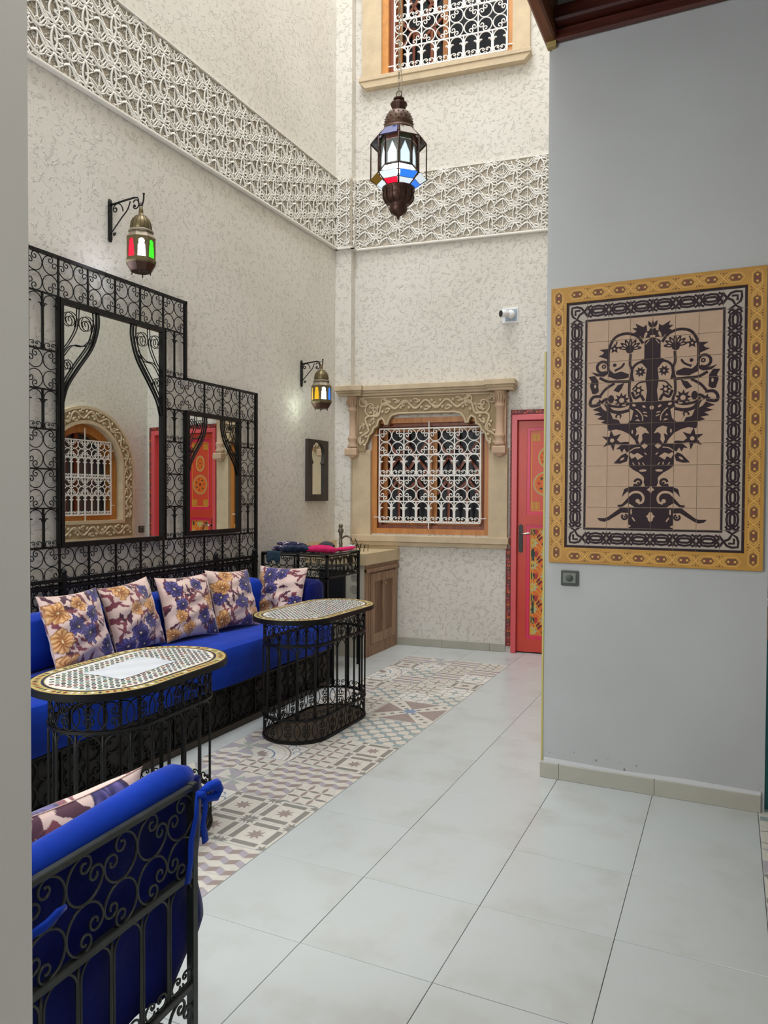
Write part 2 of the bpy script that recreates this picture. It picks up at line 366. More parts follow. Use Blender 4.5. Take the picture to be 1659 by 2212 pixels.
# carved plaster frieze: one module copied along the walls
def frieze_mesh(P, name, u_from=0.0, full=.44):
    """interlaced plaster ribbons; a slice [u_from, u_from+P] of a pattern with period 'full'"""
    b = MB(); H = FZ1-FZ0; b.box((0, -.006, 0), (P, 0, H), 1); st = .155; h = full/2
    def rb(pts, r_, d):
        run = []
        for u, z in pts+[(1e9, 0)]:
            x = u-u_from
            if -.001 <= x <= P+.001 and .004 <= z <= H-.004: run.append((x, -d, z))
            else:
                if len(run) > 2: b.tube(run, r_, 4)
                run = []
    def ves(u, z, a, L, w_, r_, d):
        for sg in (1, -1): rb([(u+(t*L)*math.cos(a)-sg*w_*math.sin(PI*t)*math.sin(a), z+(t*L)*math.sin(a)+sg*w_*math.sin(PI*t)*math.cos(a)) for t in np.linspace(0, 1, 11)], r_, d)
    for c in range(-1, 4):
        u0 = c*h; off = st/2 if c % 2 else 0
        for k in range(-1, 6):
            z = k*st+off+.012
            for a in (.55, -.55, PI+.55, PI-.55): ves(u0, z, a, .072, .015, .0064, .018)
            ves(u0, z, 0, .06, .011, .0052, .020); ves(u0, z, PI, .06, .011, .0052, .020)
            ves(u0, z, PI/2, st, .034 if k % 2 else .020, .0068, .019)
            for sg in (1, -1):
                for dz, r_ in ((.0, .0072), (.030, .0054)):
                    rb([(u0+t*h, z+dz+sg*st*.5*t+.026*math.sin(3*PI*t)*sg) for t in np.linspace(0, 1, 19)], r_, .016)
                rb([(u0+t*h, z+sg*(.045+.03*math.cos(2*PI*t))) for t in np.linspace(0, 1, 15)], .0058, .018)
            rb([(u0+h/2+.018*math.cos(x), z+st*.25+.018*math.sin(x)) for x in np.linspace(0, 2*PI, 13)], .0045, .019)
    rb([(h/2+.003*math.sin(z*60), z) for z in np.linspace(.01, H-.01, 30)], .005, .015); rb([(h*1.5+.003*math.sin(z*60), z) for z in np.linspace(.01, H-.01, 30)], .005, .015)
    rs = np.random.RandomState(3)
    for i in range(int(1000*P/.44)):
        u, z, a = rs.uniform(.008, P-.008), rs.uniform(.01, H-.01), rs.uniform(0, 2*PI); l = rs.uniform(.005, .011)
        b.tube([(u, -.005, z), (u+l*math.cos(a), -.013, z+l*math.sin(a)), (u+2*l*math.cos(a+.6), -.005, z+2*l*math.sin(a+.6))], [.0015, .0046, .0012], 3)
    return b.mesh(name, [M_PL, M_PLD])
FP = .44; FM = frieze_mesh(FP, 'frieze_panel')
fr = struct('trim_4', (XL+.002, 0, FZ0), PI/2)
nL = 17
for i in range(nL):
    put('frieze_panel', FM, fr, loc=(4.31-FP*(i+1), 0, 0))
MB().box((-3.2, -.035, -.022), (4.31, 0, 0), 0, .006).box((-3.2, -.03, FZ1-FZ0), (4.31, 0, FZ1-FZ0+.008)).build('frieze_moulding', M_PL, fr)
fb = struct('trim_5', (0, YB0-.002*1, FZ0), AB)
for i in range(7): put('frieze_panel', FM, fb, loc=(-1.66+FP*i, 0, 0))
MB().box((-1.66, -.035, -.022), (1.0, 0, 0), 0, .006).box((-1.66, -.02, FZ1-FZ0), (1.0, 0, FZ1-FZ0+.008)).build('frieze_moulding', M_PL, fb)
fp_ = struct('trim_6', (0, YB0, FZ0), AB); fm2 = frieze_mesh(.155, 'frieze_panel')
put('frieze_panel', fm2, fp_, loc=(-1.815, -.101, 0)); put('frieze_panel', frieze_mesh(.10, 'frieze_panel'), fp_, mw=Matrix.Translation((-1.659, -.10, 0)) @ Matrix.Rotation(PI/2, 4, 'Z'))
MB().box((-1.82, -.136, -.022), (-1.625, -.101, 0)).box((-1.66, -.136, -.022), (-1.625, -.03, 0)).build('frieze_moulding', M_PL, fp_)
fr2 = struct('trim_7', (XR-.002, 4.5, FZ0), ROT_R)
for i in range(6): put('frieze_panel', FM, fr2, loc=(FP*i, 0, 0))

# ------------------------------------------------------------------ floor
G = .45; J = .0022
FC = {k: mat('cement_'+k, v, .45, var=.06, vscale=30) for k, v in dict(cream='cfcbc0', grey='8a8881', blue='93a3a4', lilac='a9a3ab', taupe='9a8c86', sky='7f93ad', green='a3aca3', light='dddad2').items()}
FK = list(FC); FI = {k: i+1 for i, k in enumerate(FK)}
def p_dots():
    o = [('cream', [(0,0),(1,0),(1,1),(0,1)])]
    for i in range(4):
        for j in range(4):
            if (i+j) % 2: o.append(('blue', [(i/4+.02, j/4+.02), (i/4+.23, j/4+.02), (i/4+.23, j/4+.23), (i/4+.02, j/4+.23)]))
    for i in range(4):
        for j in range(4): o.append(('taupe', disc((i+.5)/4+.125, (j+.5)/4+.125, .045, 8)))
    return o
def p_star():
    o = [('cream', [(0,0),(1,0),(1,1),(0,1)])]
    for a in range(4):
        def r(p): c, s_ = [(1,0),(0,1),(-1,0),(0,-1)][a]; return [(.5+(x-.5)*c-(y-.5)*s_, .5+(x-.5)*s_+(y-.5)*c) for x, y in p]
        o.append(('grey', r([(.22,.06),(.78,.06),(.78,.19),(.22,.19)]))); o.append(('grey', r(star(.06,.06,.14,6,.4))))
    o.append(('taupe', star(.5,.5,.2,8,.5))); return o
def p_cube():
    o = [('cream', [(0,0),(1,0),(1,1),(0,1)])]; q = 1/3
    for j in range(3):
        for i in range(-1, 3):
            x = i*q+(q/2 if j % 2 else 0); y = j*q
            o.append(('lilac', [(x,y+q*.25),(x+q/2,y),(x+q/2,y+q*.5),(x,y+q*.75)]))
            o.append(('taupe', [(x+q/2,y),(x+q,y+q*.25),(x+q,y+q*.75),(x+q/2,y+q*.5)]))
    return o
def p_leaf():
    o = [('cream', [(0,0),(1,0),(1,1),(0,1)])]; q = 1/3
    for i in range(3):
        for j in range(3):
            x, y = i*q, j*q
            o.append(('grey', leafp(x, y, x+q, y, .045))); o.append(('taupe', leafp(x, y, x, y+q, .045)))
    return o
def p_quat(c1='cream', c2='taupe'):
    o = [(c1, [(0,0),(1,0),(1,1),(0,1)])]
    for i in range(4):
        a = i*PI/2+PI/4; cx, cy = .5+.22*math.cos(a), .5+.22*math.sin(a)
        for p in strokep(arc(cx, cy, .17, a-2.2, a+2.2, 12), .03): o.append((c2, p))
        o.append((c2, leafp(.5, .5, .5+.2*math.cos(a+PI/4), .5+.2*math.sin(a+PI/4), .05)))
        cx, cy = .5+.7*math.cos(a), .5+.7*math.sin(a)
        for p in strokep(arc(cx, cy, .24, a+PI-1.3, a+PI+1.3, 8), .035): o.append(('grey', p))
    return o
def p_tri():
    o = [('cream', [(0,0),(1,0),(1,1),(0,1)])]
    for a in range(4):
        t = a*PI/2; c = lambda r, d: (.5+r*math.cos(t+d), .5+r*math.sin(t+d))
        o.append(('lilac', [(.5,.5), c(.7, PI/4), c(.5, 0)])); o.append(('green', [(.5,.5), c(.3, PI/4+PI/8), c(.3, PI/4-PI/8)]))
    return o
def p_arc():
    o = [('light', [(0,0),(1,0),(1,1),(0,1)])]
    for r_, c_ in ((.9, 'taupe'), (.78, 'cream'), (.5, 'sky')):
        for p in strokep(arc(0, 0, r_, 0, PI/2, 14), .045): o.append((c_, p))
    for k in range(4): a = PI/8*(k+.5); o.append(('taupe', leafp(.08*math.cos(a), .08*math.sin(a), .4*math.cos(a), .4*math.sin(a), .05)))
    for cx, cy in ((.75,.75),(.9,.55),(.55,.9)):
        for p in strokep(arc(cx, cy, .1, 0, 4.5, 10), .03): o.append(('sky', p))
    return o
def p_big():
    o = [('cream', [(0,0),(1,0),(1,1),(0,1)])]
    for a in range(4):
        t = a*PI/2; c = lambda x, y: (.5+x*math.cos(t)-y*math.sin(t), .5+x*math.sin(t)+y*math.cos(t))
        o.append(('taupe', [c(.10,0), c(.48,.30), c(.48,-.30)]))
        for k in range(1, 5): o.append(('grey', [c(.1*k+.045,.1*k), c(.1*k,.1*k+.045), c(.1*k-.045,.1*k), c(.1*k,.1*k-.045)]))
    o.append(('sky', star(.5,.5,.15,8,.5))); return o
PATS = [p_dots, p_star, p_cube, p_leaf, p_quat, lambda: p_quat('light', 'blue'), p_tri, p_arc]
def pat_tile(seed, big=False, first=None):
    b = MB(); rs = random.Random(seed); sz = G-J; b.box((0, 0, -.01), (sz, sz, 0), 0, .0008)
    def lay(pat, x0, y0, s_):
        for li, (c, poly) in enumerate(pat):
            z = .0002+.0002*min(li, 1)+li*6e-6
            for t in tris([(x0+p[0]*s_, y0+p[1]*s_) for p in poly]):
                q = clip(t, x0+.0006, y0+.0006, x0+s_-.0006, y0+s_-.0006)
                if len(q) >= 3: b.flat(q, z, FI[c], 'xy')
    if big: lay(p_big(), .002, .002, sz-.004)
    else:
        for i in range(2):
            for j in range(2): lay((first or PATS)[rs.randrange(len(first or PATS))](), .001+i*sz/2, .001+j*sz/2, sz/2-.002)
    return b.mesh('patterned_tile', [M_FL]+[FC[k] for k in FK])
FLR = struct('floor')
MB().box((-2.1, -3.4, -.06), (3.2, 5.2, -.009)).build('floor_bed', M_GROUT, FLR)
pm = MB().box((0, 0, -.01), (G-J, G-J, 0), 0, .0008).mesh('floor_tile', M_FL)
for i in range(-4, 7):
    for j in range(-7, 11):
        x, y = i*G, j*G
        strip = (i in (-2, -1) and -2 <= j < 9) or (i == 4 and j < 4)
        if i == 4 and j >= 4: continue
        if strip:
            big = (i, j) == (-1, 5)
            fst = {(-1, 0): [p_cube, p_dots, p_cube], (-1, 1): [p_star, p_dots, p_star], (-1, 2): [p_cube, p_quat, p_leaf], (-2, 1): [p_arc, p_tri], (-1, 3): [p_leaf, p_star], (-1, 4): [p_dots, p_quat]}.get((i, j))
            o = put('patterned_tile', pat_tile(i*31+j*7+200, big, fst), FLR, loc=(x+J/2, y+J/2, 0))
        else: put('floor_tile', pm, FLR, loc=(x+J/2, y+J/2, -.0002 if (i+j) % 2 else 0))
# skirting tiles
bb = struct('baseboard_right', (0, YW, 0))
for x0, x1 in ((.812, .905), (.907, 1.357), (1.359, 1.809)): MB().box((x0, -.018, 0), (x1, -.0005, .078), 0, .002).build('skirting_tile', M_BASE, bb)
MB().box((.812, 0, 0), (.8335, .4, .078), 0, .002).build('skirting_tile', M_BASE, bb)
MB().prism([(.83, .078), (1.81, .078), (1.81, .092), (1.5, .098), (1.2, .09), (.83, .1)], -.012, 0).build('mortar_bead', mat('pale_mortar', 'c9cacb', .7, bump=.5, bscale=60), bb)
bk = struct('baseboard_back', (0, YB0, 0), AB)
for x0, x1 in ((-1.66, -1.22), (-1.218, -.77), (-.768, -.32), (-.318, -.178)): MB().box((x0, -.016, 0), (x1, 0, .075), 0, .002).build('skirting_tile', M_BASE, bk)

# ------------------------------------------------------------------ soffit over the gallery
ce = struct('ceiling')
MB().box((.88, -3.2, 3.86), (3.0, YW-.05, 3.9)).build('soffit_panel', M_SOF, ce)
b = MB().box((.80, -3.2, 3.665), (.86, YW+.01, 3.95), 0, .01); b.build('fascia_board', M_FAS, ce)
MB().box((.86, YW-.035, 3.66), (3.0, YW-.001, 3.72), 0, .008).build('cornice_moulding', wood('cornice_wood', '35150f', '451d15', '55281d', .35, 0), ce)
MB().box((.86, YW-.09, 3.725), (3.0, YW-.001, 3.80), 0, .01).build('cornice_moulding', wood('cornice_wood', '', '', ''), ce)
MB().box((.812, YW-.03, 3.640), (.86, YW+.01, 3.672), 0, .005).build('corner_block', mat('ochre_block', '9a8550', .6), ce)

# ------------------------------------------------------------------ windows
def vine(b, pts, rr, y, m=0, leaves=True, side=1, step=9):
    """carved running scroll along a 2-D path: wavy stem with curls either side"""
    P = np.array(spline(pts, 10)); T = np.gradient(P, axis=0); T /= np.linalg.norm(T, axis=1, keepdims=True); N = np.stack([-T[:, 1], T[:, 0]], 1)
    return P, T, N
def carve(b, pts, wd, rr, y, pitch, mi=0):
    P = np.array(pts, float); seg = np.linalg.norm(np.diff(P, axis=0), axis=1); cum = np.r_[0, np.cumsum(seg)]; L = cum[-1]
    def at(s_, off=0):
        s_ = min(max(s_, 0), L-1e-6); i = np.searchsorted(cum, s_, 'right')-1; t = (s_-cum[i])/seg[i]; d = (P[i+1]-P[i])/seg[i]
        p = P[i]+(P[i+1]-P[i])*t; return (p[0]-d[1]*off, p[1]+d[0]*off), math.atan2(d[1], d[0])
    n = max(2, round(L/pitch)); q = L/n
    ss = np.linspace(0, L, n*10+1)
    b.tube([(*[at(s_, wd*.30*math.sin(PI*s_/q))[0][0]], y, at(s_, wd*.30*math.sin(PI*s_/q))[0][1]) for s_ in ss], rr, 5, mi=mi)
    for k in range(n):
        sg = 1 if k % 2 else -1; (cx, cz), a = at((k+.5)*q, sg*wd*.12); r_ = min(wd*.30, q*.36)
        b.tube([(x, y, z) for x, z in xf([(x, sg*yy) for x, yy in HS[4:26]], cx, cz, r_, r_, a+(PI if k % 3 == 0 else 0))], rr*.85, 5, mi=mi)
        for e in (-1, 1):
            (x0, z0), a = at((k+.5+e*.33)*q, sg*wd*.12); (x1, z1), _ = at((k+.5+e*.48)*q, sg*wd*.38)
            b.tube([(x0, y, z0), ((x0+x1)/2, y-.003, (z0+z1)/2), (x1, y, z1)], [rr*.5, rr*1.4, rr*.3], 5, mi=mi)
def grille(parent, x0, z0, cw, cols, rows, tr, m, y):
    """rows from the bottom: list of ('a'|'s', height)"""
    z = z0; W_ = cw*cols; bl = []
    for kind, h in rows:
        bl.append((x0, z, x0+W_, z, .012))
        for c in range(cols):
            if kind == 's': cell4(parent, x0+cw*(c+.5), z+h/2, cw, min(h, cw), tr, m, y)
            else: iron_panel_arch(parent, x0+cw*(c+.5), z+.004, cw, h, tr, m, y); bl.append((x0+cw*(c+.5), z, x0+cw*(c+.5), z+h, .012))
        z += h
    bl.append((x0, z, x0+W_, z, .012))
    for c in range(cols+1): bl.append((x0+cw*c, z0, x0+cw*c, z, .010))
    bars(parent, bl, m, y, .005); return z
def lattice(parent, x0, z0, x1, z1, y):
    """one wooden shutter leaf with a star lattice over dark glass"""
    f = MB(); t = .045
    for a in (((x0, y, z0), (x0+t, y+.03, z1)), ((x1-t, y, z0), (x1, y+.03, z1)), ((x0, y, z0), (x1, y+.03, z0+t)), ((x0, y, z1-t), (x1, y+.03, z1))): f.box(*a, 0, .003)
    f.build('shutter_frame', M_OAK, parent)
    W_, H_ = x1-x0-2*t, z1-z0-2*t; xs, zs = x0+t, z0+t
    l = []
    for a, b_, c, d in ((0, .55, .5, .85), (.5, .85, 1, .55), (0, .55, .5, .35), (.5, .35, 1, .55), (0, .9, .3, .7), (1, .9, .7, .7), (.28, 0, .28, .48), (.72, 0, .72, .48), (.28, .48, 0, .3), (.72, .48, 1, .3), (.5, .85, .5, 1), (.3, .7, .5, .55), (.7, .7, .5, .55)):
        l.append((xs+a*W_, zs+b_*H_, xs+c*W_, zs+d*H_, .026))
    bars(parent, l, M_OAKD, y+.02, .008, 'lattice_bar')

# back window
W1 = struct('window_1', (0, YB0, 0), AB)
zb, zt = 1.06, 2.16
MB().prism([(-1.48, zb), (-.325, zb), (-.325, zt), (-1.48, zt)], -.004, .14, holes=[[(-1.425, zb+.05), (-1.425, zt-.05), (-.38, zt-.05), (-.38, zb+.05)]]).build('window_frame', M_OAK, W1)
MB().prism([(-1.425, zb+.05), (-.38, zb+.05), (-.38, zt-.05), (-1.425, zt-.05)], .05, .14, holes=[[(-1.395, zb+.08), (-1.395, zt-.08), (-.41, zt-.08), (-.41, zb+.08)]]).build('inner_frame', M_OAKD, W1)
lattice(W1, -1.395, zb+.08, -.905, zt-.08, .10); lattice(W1, -.90, zb+.08, -.41, zt-.08, .10)
MB().box((-1.46, .15, zb), (-.34, .16, zt)).build('window_pane', M_GLD, W1)
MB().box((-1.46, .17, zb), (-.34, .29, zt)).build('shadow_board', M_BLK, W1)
# white grille, one thing bolted in front
g1 = thing('window_grille', 'white wrought iron scroll grille over the wooden window beside the red door', 'grille', (0, YB0, 0), AB)
grille(g1, -1.397, 1.171, .2452, 4, [('a', .197), ('s', .243), ('a', .198), ('s', .248)], .0052, M_WG, -.012)
bars(g1, [(-1.45, 1.215, -1.397, 1.215, .008), (-.416, 1.215, -.36, 1.215, .008), (-.907, 1.11, -.907, 1.171, .009), (-.907, 2.057, -.907, 2.12, .009), (-1.45, 2.0, -1.397, 2.0, .008), (-.416, 2.0, -.36, 2.0, .008)], M_WG, -.012, .004, 'fixing_pin')
# carved stone surround
sr = struct('trim_8', (0, YB0, 0), AB)
MB().box((-1.69, -.05, 1.0), (-1.475, .05, 1.86), 0, .003).build('stone_jamb', M_STONE, sr)
MB().box((-.335, -.05, 1.0), (-.165, .05, 1.86), 0, .003).build('stone_jamb', M_STONE, sr)
b = MB().box((-1.70, -.075, .985), (-.15, .04, 1.045), 0, .004); b.box((-1.685, -.05, .945), (-.165, .03, .985), 0, .004); b.build('stone_sill', M_STONE, sr)
# lintel with a cusped opening
xl, xr_ = -1.60, -.335+.03
def cusp(sg, xc):   # from spring up to the crown, for the left (sg=-1) side
    return [(xc+sg*.625, 1.845), (xc+sg*.60, 1.845), (xc+sg*.60, 1.90), (xc+sg*.575, 1.94), (xc+sg*.56, 1.99), (xc+sg*.525, 2.02), (xc+sg*.51, 2.06), (xc+sg*.475, 2.08), (xc+sg*.465, 2.13), (xc+sg*.43, 2.15), (xc+sg*.41, 2.125), (xc+sg*.40, 2.09), (xc+sg*.375, 2.09), (xc+sg*.36, 2.14), (xc+sg*.33, 2.175), (xc+sg*.27, 2.19)]
xc = -.925
poly = [(-1.605, 1.845)] + cusp(-1, xc)[1:] + cusp(1, xc)[::-1][:-1] + [(-.26, 1.845), (-.26, 2.37), (-1.605, 2.37)]
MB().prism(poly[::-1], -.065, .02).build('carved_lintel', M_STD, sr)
b = MB()
edge = cusp(-1, xc)[1:] + cusp(1, xc)[::-1][:-1]
inset = [(x, z+.018) for x, z in edge]
b.tube([(x, -.068, z+.006) for x, z in edge], .010, 5); b.tube([(-1.60, -.068, 1.86), (-1.60, -.068, 2.355), (-.265, -.068, 2.355), (-.265, -.068, 1.86)], .008, 5)
carve(b, spline([(-1.56, 1.90), (-1.52, 2.06), (-1.44, 2.19), (-1.28, 2.27), (-1.1, 2.275), (xc, 2.275), (-.75, 2.275), (-.57, 2.27), (-.41, 2.19), (-.33, 2.06), (-.29, 1.90)], 8), .125, .012, -.070, .10)
for q in (-1, 1):
    for sc_, dx, dz in ((.062, .535, 2.235), (.04, .62, 2.31), (.035, .40, 2.31)):
        b.tube([(x, -.071, z) for x, z in xf(CS, xc+q*dx, dz, sc_, sc_, .8 if q < 0 else 2.3)], .0085, 5)
b.build('lintel_relief', M_STONE, sr)
for xa in (-1.655, -.235):
    q = .055
    b = MB().box((xa-.055, -.06, 1.86), (xa+.055, 0, 2.39)); pr = [(.050, 0), (.052, .02), (.040, .045), (.046, .06), (.046, .075), (.052, .085), (.046, .10), (.040, .11), (.040, .34), (.048, .35), (.048, .365), (.042, .375), (.050, .46), (.054, .50)]
    b.lathe([(r_, z) for r_, z in pr], 20, (xa, -.065, 1.88))
    b.box((xa-.06, -.12, 1.80), (xa+.06, -.01, 1.875), 0, .012); b.lathe([(.01, 0), (.035, .01), (.05, .035)], 16, (xa, -.065, 1.775))
    for k in range(7): a = PI+PI*(k+.5)/7; b.tube([(xa+.05*math.cos(a), -.065+.05*math.sin(a), 2.27), (xa+.056*math.cos(a), -.065+.056*math.sin(a), 2.31), (xa+.05*math.cos(a), -.065+.05*math.sin(a), 2.35)], [.004, .009, .004], 4)
    b.build('stone_colonnette', mat('pinkish_sandstone', 'c4a78c', .75, var=.1, bump=.3), sr)
b = MB()
for z0, z1, d in ((2.37, 2.395, .08), (2.395, 2.415, .10), (2.415, 2.462, .125)):
    b.box((-1.74, -d, z0), (-.155, 0, z1), 0, .003)
    for xa in (-1.665, -.225): b.box((xa-.075-d*.5, -d-.05, z0), (xa+.075+d*.5, 0, z1+.0012), 0, .003)
b.build('stone_cornice', M_STONE, sr)

# upper window
W2 = struct('window_2', (0, YB0, 0), AB)
MB().prism([(-1.392, 5.378), (-.155, 5.378), (-.155, 6.42), (-1.392, 6.42)], -.002, .16, holes=[[(-1.33, 5.395), (-1.33, 6.38), (-.20, 6.38), (-.20, 5.395)]]).build('window_frame', mat('orange_pine', 'c98a45', .4, var=.15, vscale=14), W2)
MB().box((-1.33, .05, 5.39), (-1.27, .14, 6.38)).build('inner_frame', M_OAKD, W2)
lattice(W2, -1.27, 5.40, -.78, 6.36, .10)
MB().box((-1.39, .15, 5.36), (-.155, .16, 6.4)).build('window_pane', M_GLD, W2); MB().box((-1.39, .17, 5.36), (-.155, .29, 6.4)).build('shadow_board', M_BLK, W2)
g2 = thing('window_grille', 'white wrought iron scroll grille on the high upper window above the pendant lantern', 'grille', (0, YB0, 0), AB)
grille(g2, -1.268, 5.425, .266, 4, [('a', .20), ('s', .255), ('a', .20), ('s', .255)], .0056, M_WG, -.012)
bars(g2, [(-1.33, 5.47, -1.268, 5.47, .009), (-.204, 5.47, -.155, 5.47, .009), (-.736, 5.36, -.736, 5.425, .009)], M_WG, -.012, .004, 'fixing_pin')
sr = struct('trim_9', (0, YB0, 0), AB)
MB().box((-1.585, -.035, 5.36), (-1.392, .05, 6.6), 0, .003).build('stone_jamb', M_STONE, sr); MB().box((-.155, -.035, 5.36), (0, .05, 6.6), 0, .003).build('stone_jamb', M_STONE, sr)
b = MB().box((-1.60, -.085, 5.335), (.015, .03, 5.375), 0, .004); b.prism([(-1.60, 5.335), (-1.54, 5.275), (-.045, 5.275), (.015, 5.335)][::-1], -.075, .02); b.build('stone_sill', M_STONE, sr)
MB().box((-1.585, -.035, 6.42), (0, .05, 6.6), 0, .003).build('stone_head', M_STONE, sr)

# arched window in the alcove wall (seen in the mirrors)
W3 = struct('window_3', (XR, AY, 0), ROT_R)
def archring(name, m, ho, zo, hi, zi, y0, y1, zs=1.675):
    return MB().prism(arch_poly(ho, zo, zs), y0, y1, holes=[arch_poly(hi, zi, zs)[::-1]]).build(name, m, W3)
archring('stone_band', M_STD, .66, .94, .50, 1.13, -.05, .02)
archring('stone_reveal', M_STONE, .525, 1.105, .49, 1.14, -.06, .12)
archring('stone_rim', M_STONE, .675, .925, .645, .955, -.06, .02)
archring('window_frame', M_OAK, .50, 1.13, .40, 1.21, .03, .13)
b = MB(); carve(b, [(-.585, 1.16), (-.585, 1.675)]+arc(0, 1.675, .585, PI, 0, 28)+[(.585, 1.16)], .13, .012, -.054, .11); carve(b, [(-.62, 1.03), (.62, 1.03)], .13, .012, -.054, .12); b.build('stone_relief', M_STONE, W3)
MB().box((-.50, .15, 1.13), (.50, .16, 2.18)).build('window_pane', mat('grey_window_glass', '4a5257', .08, 0, spec=.8), W3)
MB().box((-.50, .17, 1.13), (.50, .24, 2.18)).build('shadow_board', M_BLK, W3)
bars(W3, [(0, 1.21, 0, 2.07, .05)], M_OAKD, .12, .01, 'mullion')
g3 = thing('window_grille', 'white scroll grille on the arched window reflected in the tall mirror', 'grille', (XR, AY, 0), ROT_R)
grille(g3, -.36, 1.20, .18, 4, [('a', .21), ('s', .185), ('a', .21), ('s', .185)], .0045, M_WG, -.015)
bars(g3, [(-.41, 1.3, -.36, 1.3, .008), (.36, 1.3, .41, 1.3, .008), (-.40, 1.9, -.36, 1.9, .008), (.36, 1.9, .40, 1.9, .008), (0, 1.13, 0, 1.2, .008), (0, 1.99, 0, 2.12, .008)], M_WG, -.015, .004, 'fixing_pin')

# ------------------------------------------------------------------ red painted door
M_PINK = mat('pink_red_gloss', 'd4565c', .35, var=.05); M_RED = mat('vermilion_gloss', 'c8402e', .35, var=.07, vscale=4); M_MAG = mat('magenta_gloss', 'd62a55', .3)
M_YEL = mat('painted_yellow', 'd8a838', .5); M_ORG = mat('painted_orange', 'd86a24', .5); M_DGR = mat('painted_dark_green', '1f3a33', .5); M_LGR = mat('painted_pale_green', 'a7b98a', .5); M_MAR = mat('painted_maroon', '701820', .5); M_OLV = mat('painted_olive', '9a9a28', .5)
D = struct('door_1', (0, YB0, 0), AB)
dx0, dx1, dm_ = -.083, .835, .376
MB().box((-.128, -.03, 0), (dx0, .10, 2.155), 0, .004).build('door_jamb', M_PINK, D); MB().box((dx1, -.03, 0), (dx1+.055, .10, 2.155), 0, .004).build('door_jamb', M_PINK, D)
MB().box((dx0, -.03, 2.105), (dx1, .10, 2.155), 0, .004).build('door_head', M_PINK, D)
def floral_border(name, x0, z0, x1, z1, y):
    b = MB().box((x0, y, z0), (x1, y+.012, z1)); rs = random.Random(int(abs(x0*100+z0*31))); L = max(x1-x0, z1-z0); wd = min(x1-x0, z1-z0); ver = z1-z0 > x1-x0; t = .02; k = 0
    while t < L-.02:
        c = (wd*(.5+rs.uniform(-.15, .15)))
        cx, cz = (x0+c, z0+t) if ver else (x0+t, z0+c); r_ = wd*rs.uniform(.26, .42); m_ = [1, 2, 3, 4][k % 4]
        b.flat(star(cx, cz, r_, 5, .6, rs.uniform(0, 6)), y-.0006, m_); b.flat(disc(cx, cz, r_*.3, 6), y-.0010, 4 if m_ != 4 else 1)
        a = rs.uniform(0, 6); b.flat(leafp(cx, cz, cx+wd*.45*math.cos(a), cz+wd*.45*math.sin(a), wd*.1), y-.0008, 5); t += wd*.62; k += 1
    return b.build(name, [M_MAR, M_ORG, M_RED, mat('dusty_rose', 'a65a50', .5), M_DGR, M_DGR], D)
floral_border('painted_border', -.143, 2.157, .94, 2.20, -.014); floral_border('painted_border', -.178, .06, -.130, .945, -.014); floral_border('painted_border', -.146, .95, -.130, 2.155, -.012); floral_border('painted_border', dx1+.057, .0, .94, 2.155, -.014)
pz = [(1.255, 2.04), (.13, 1.165)]; y = .0316
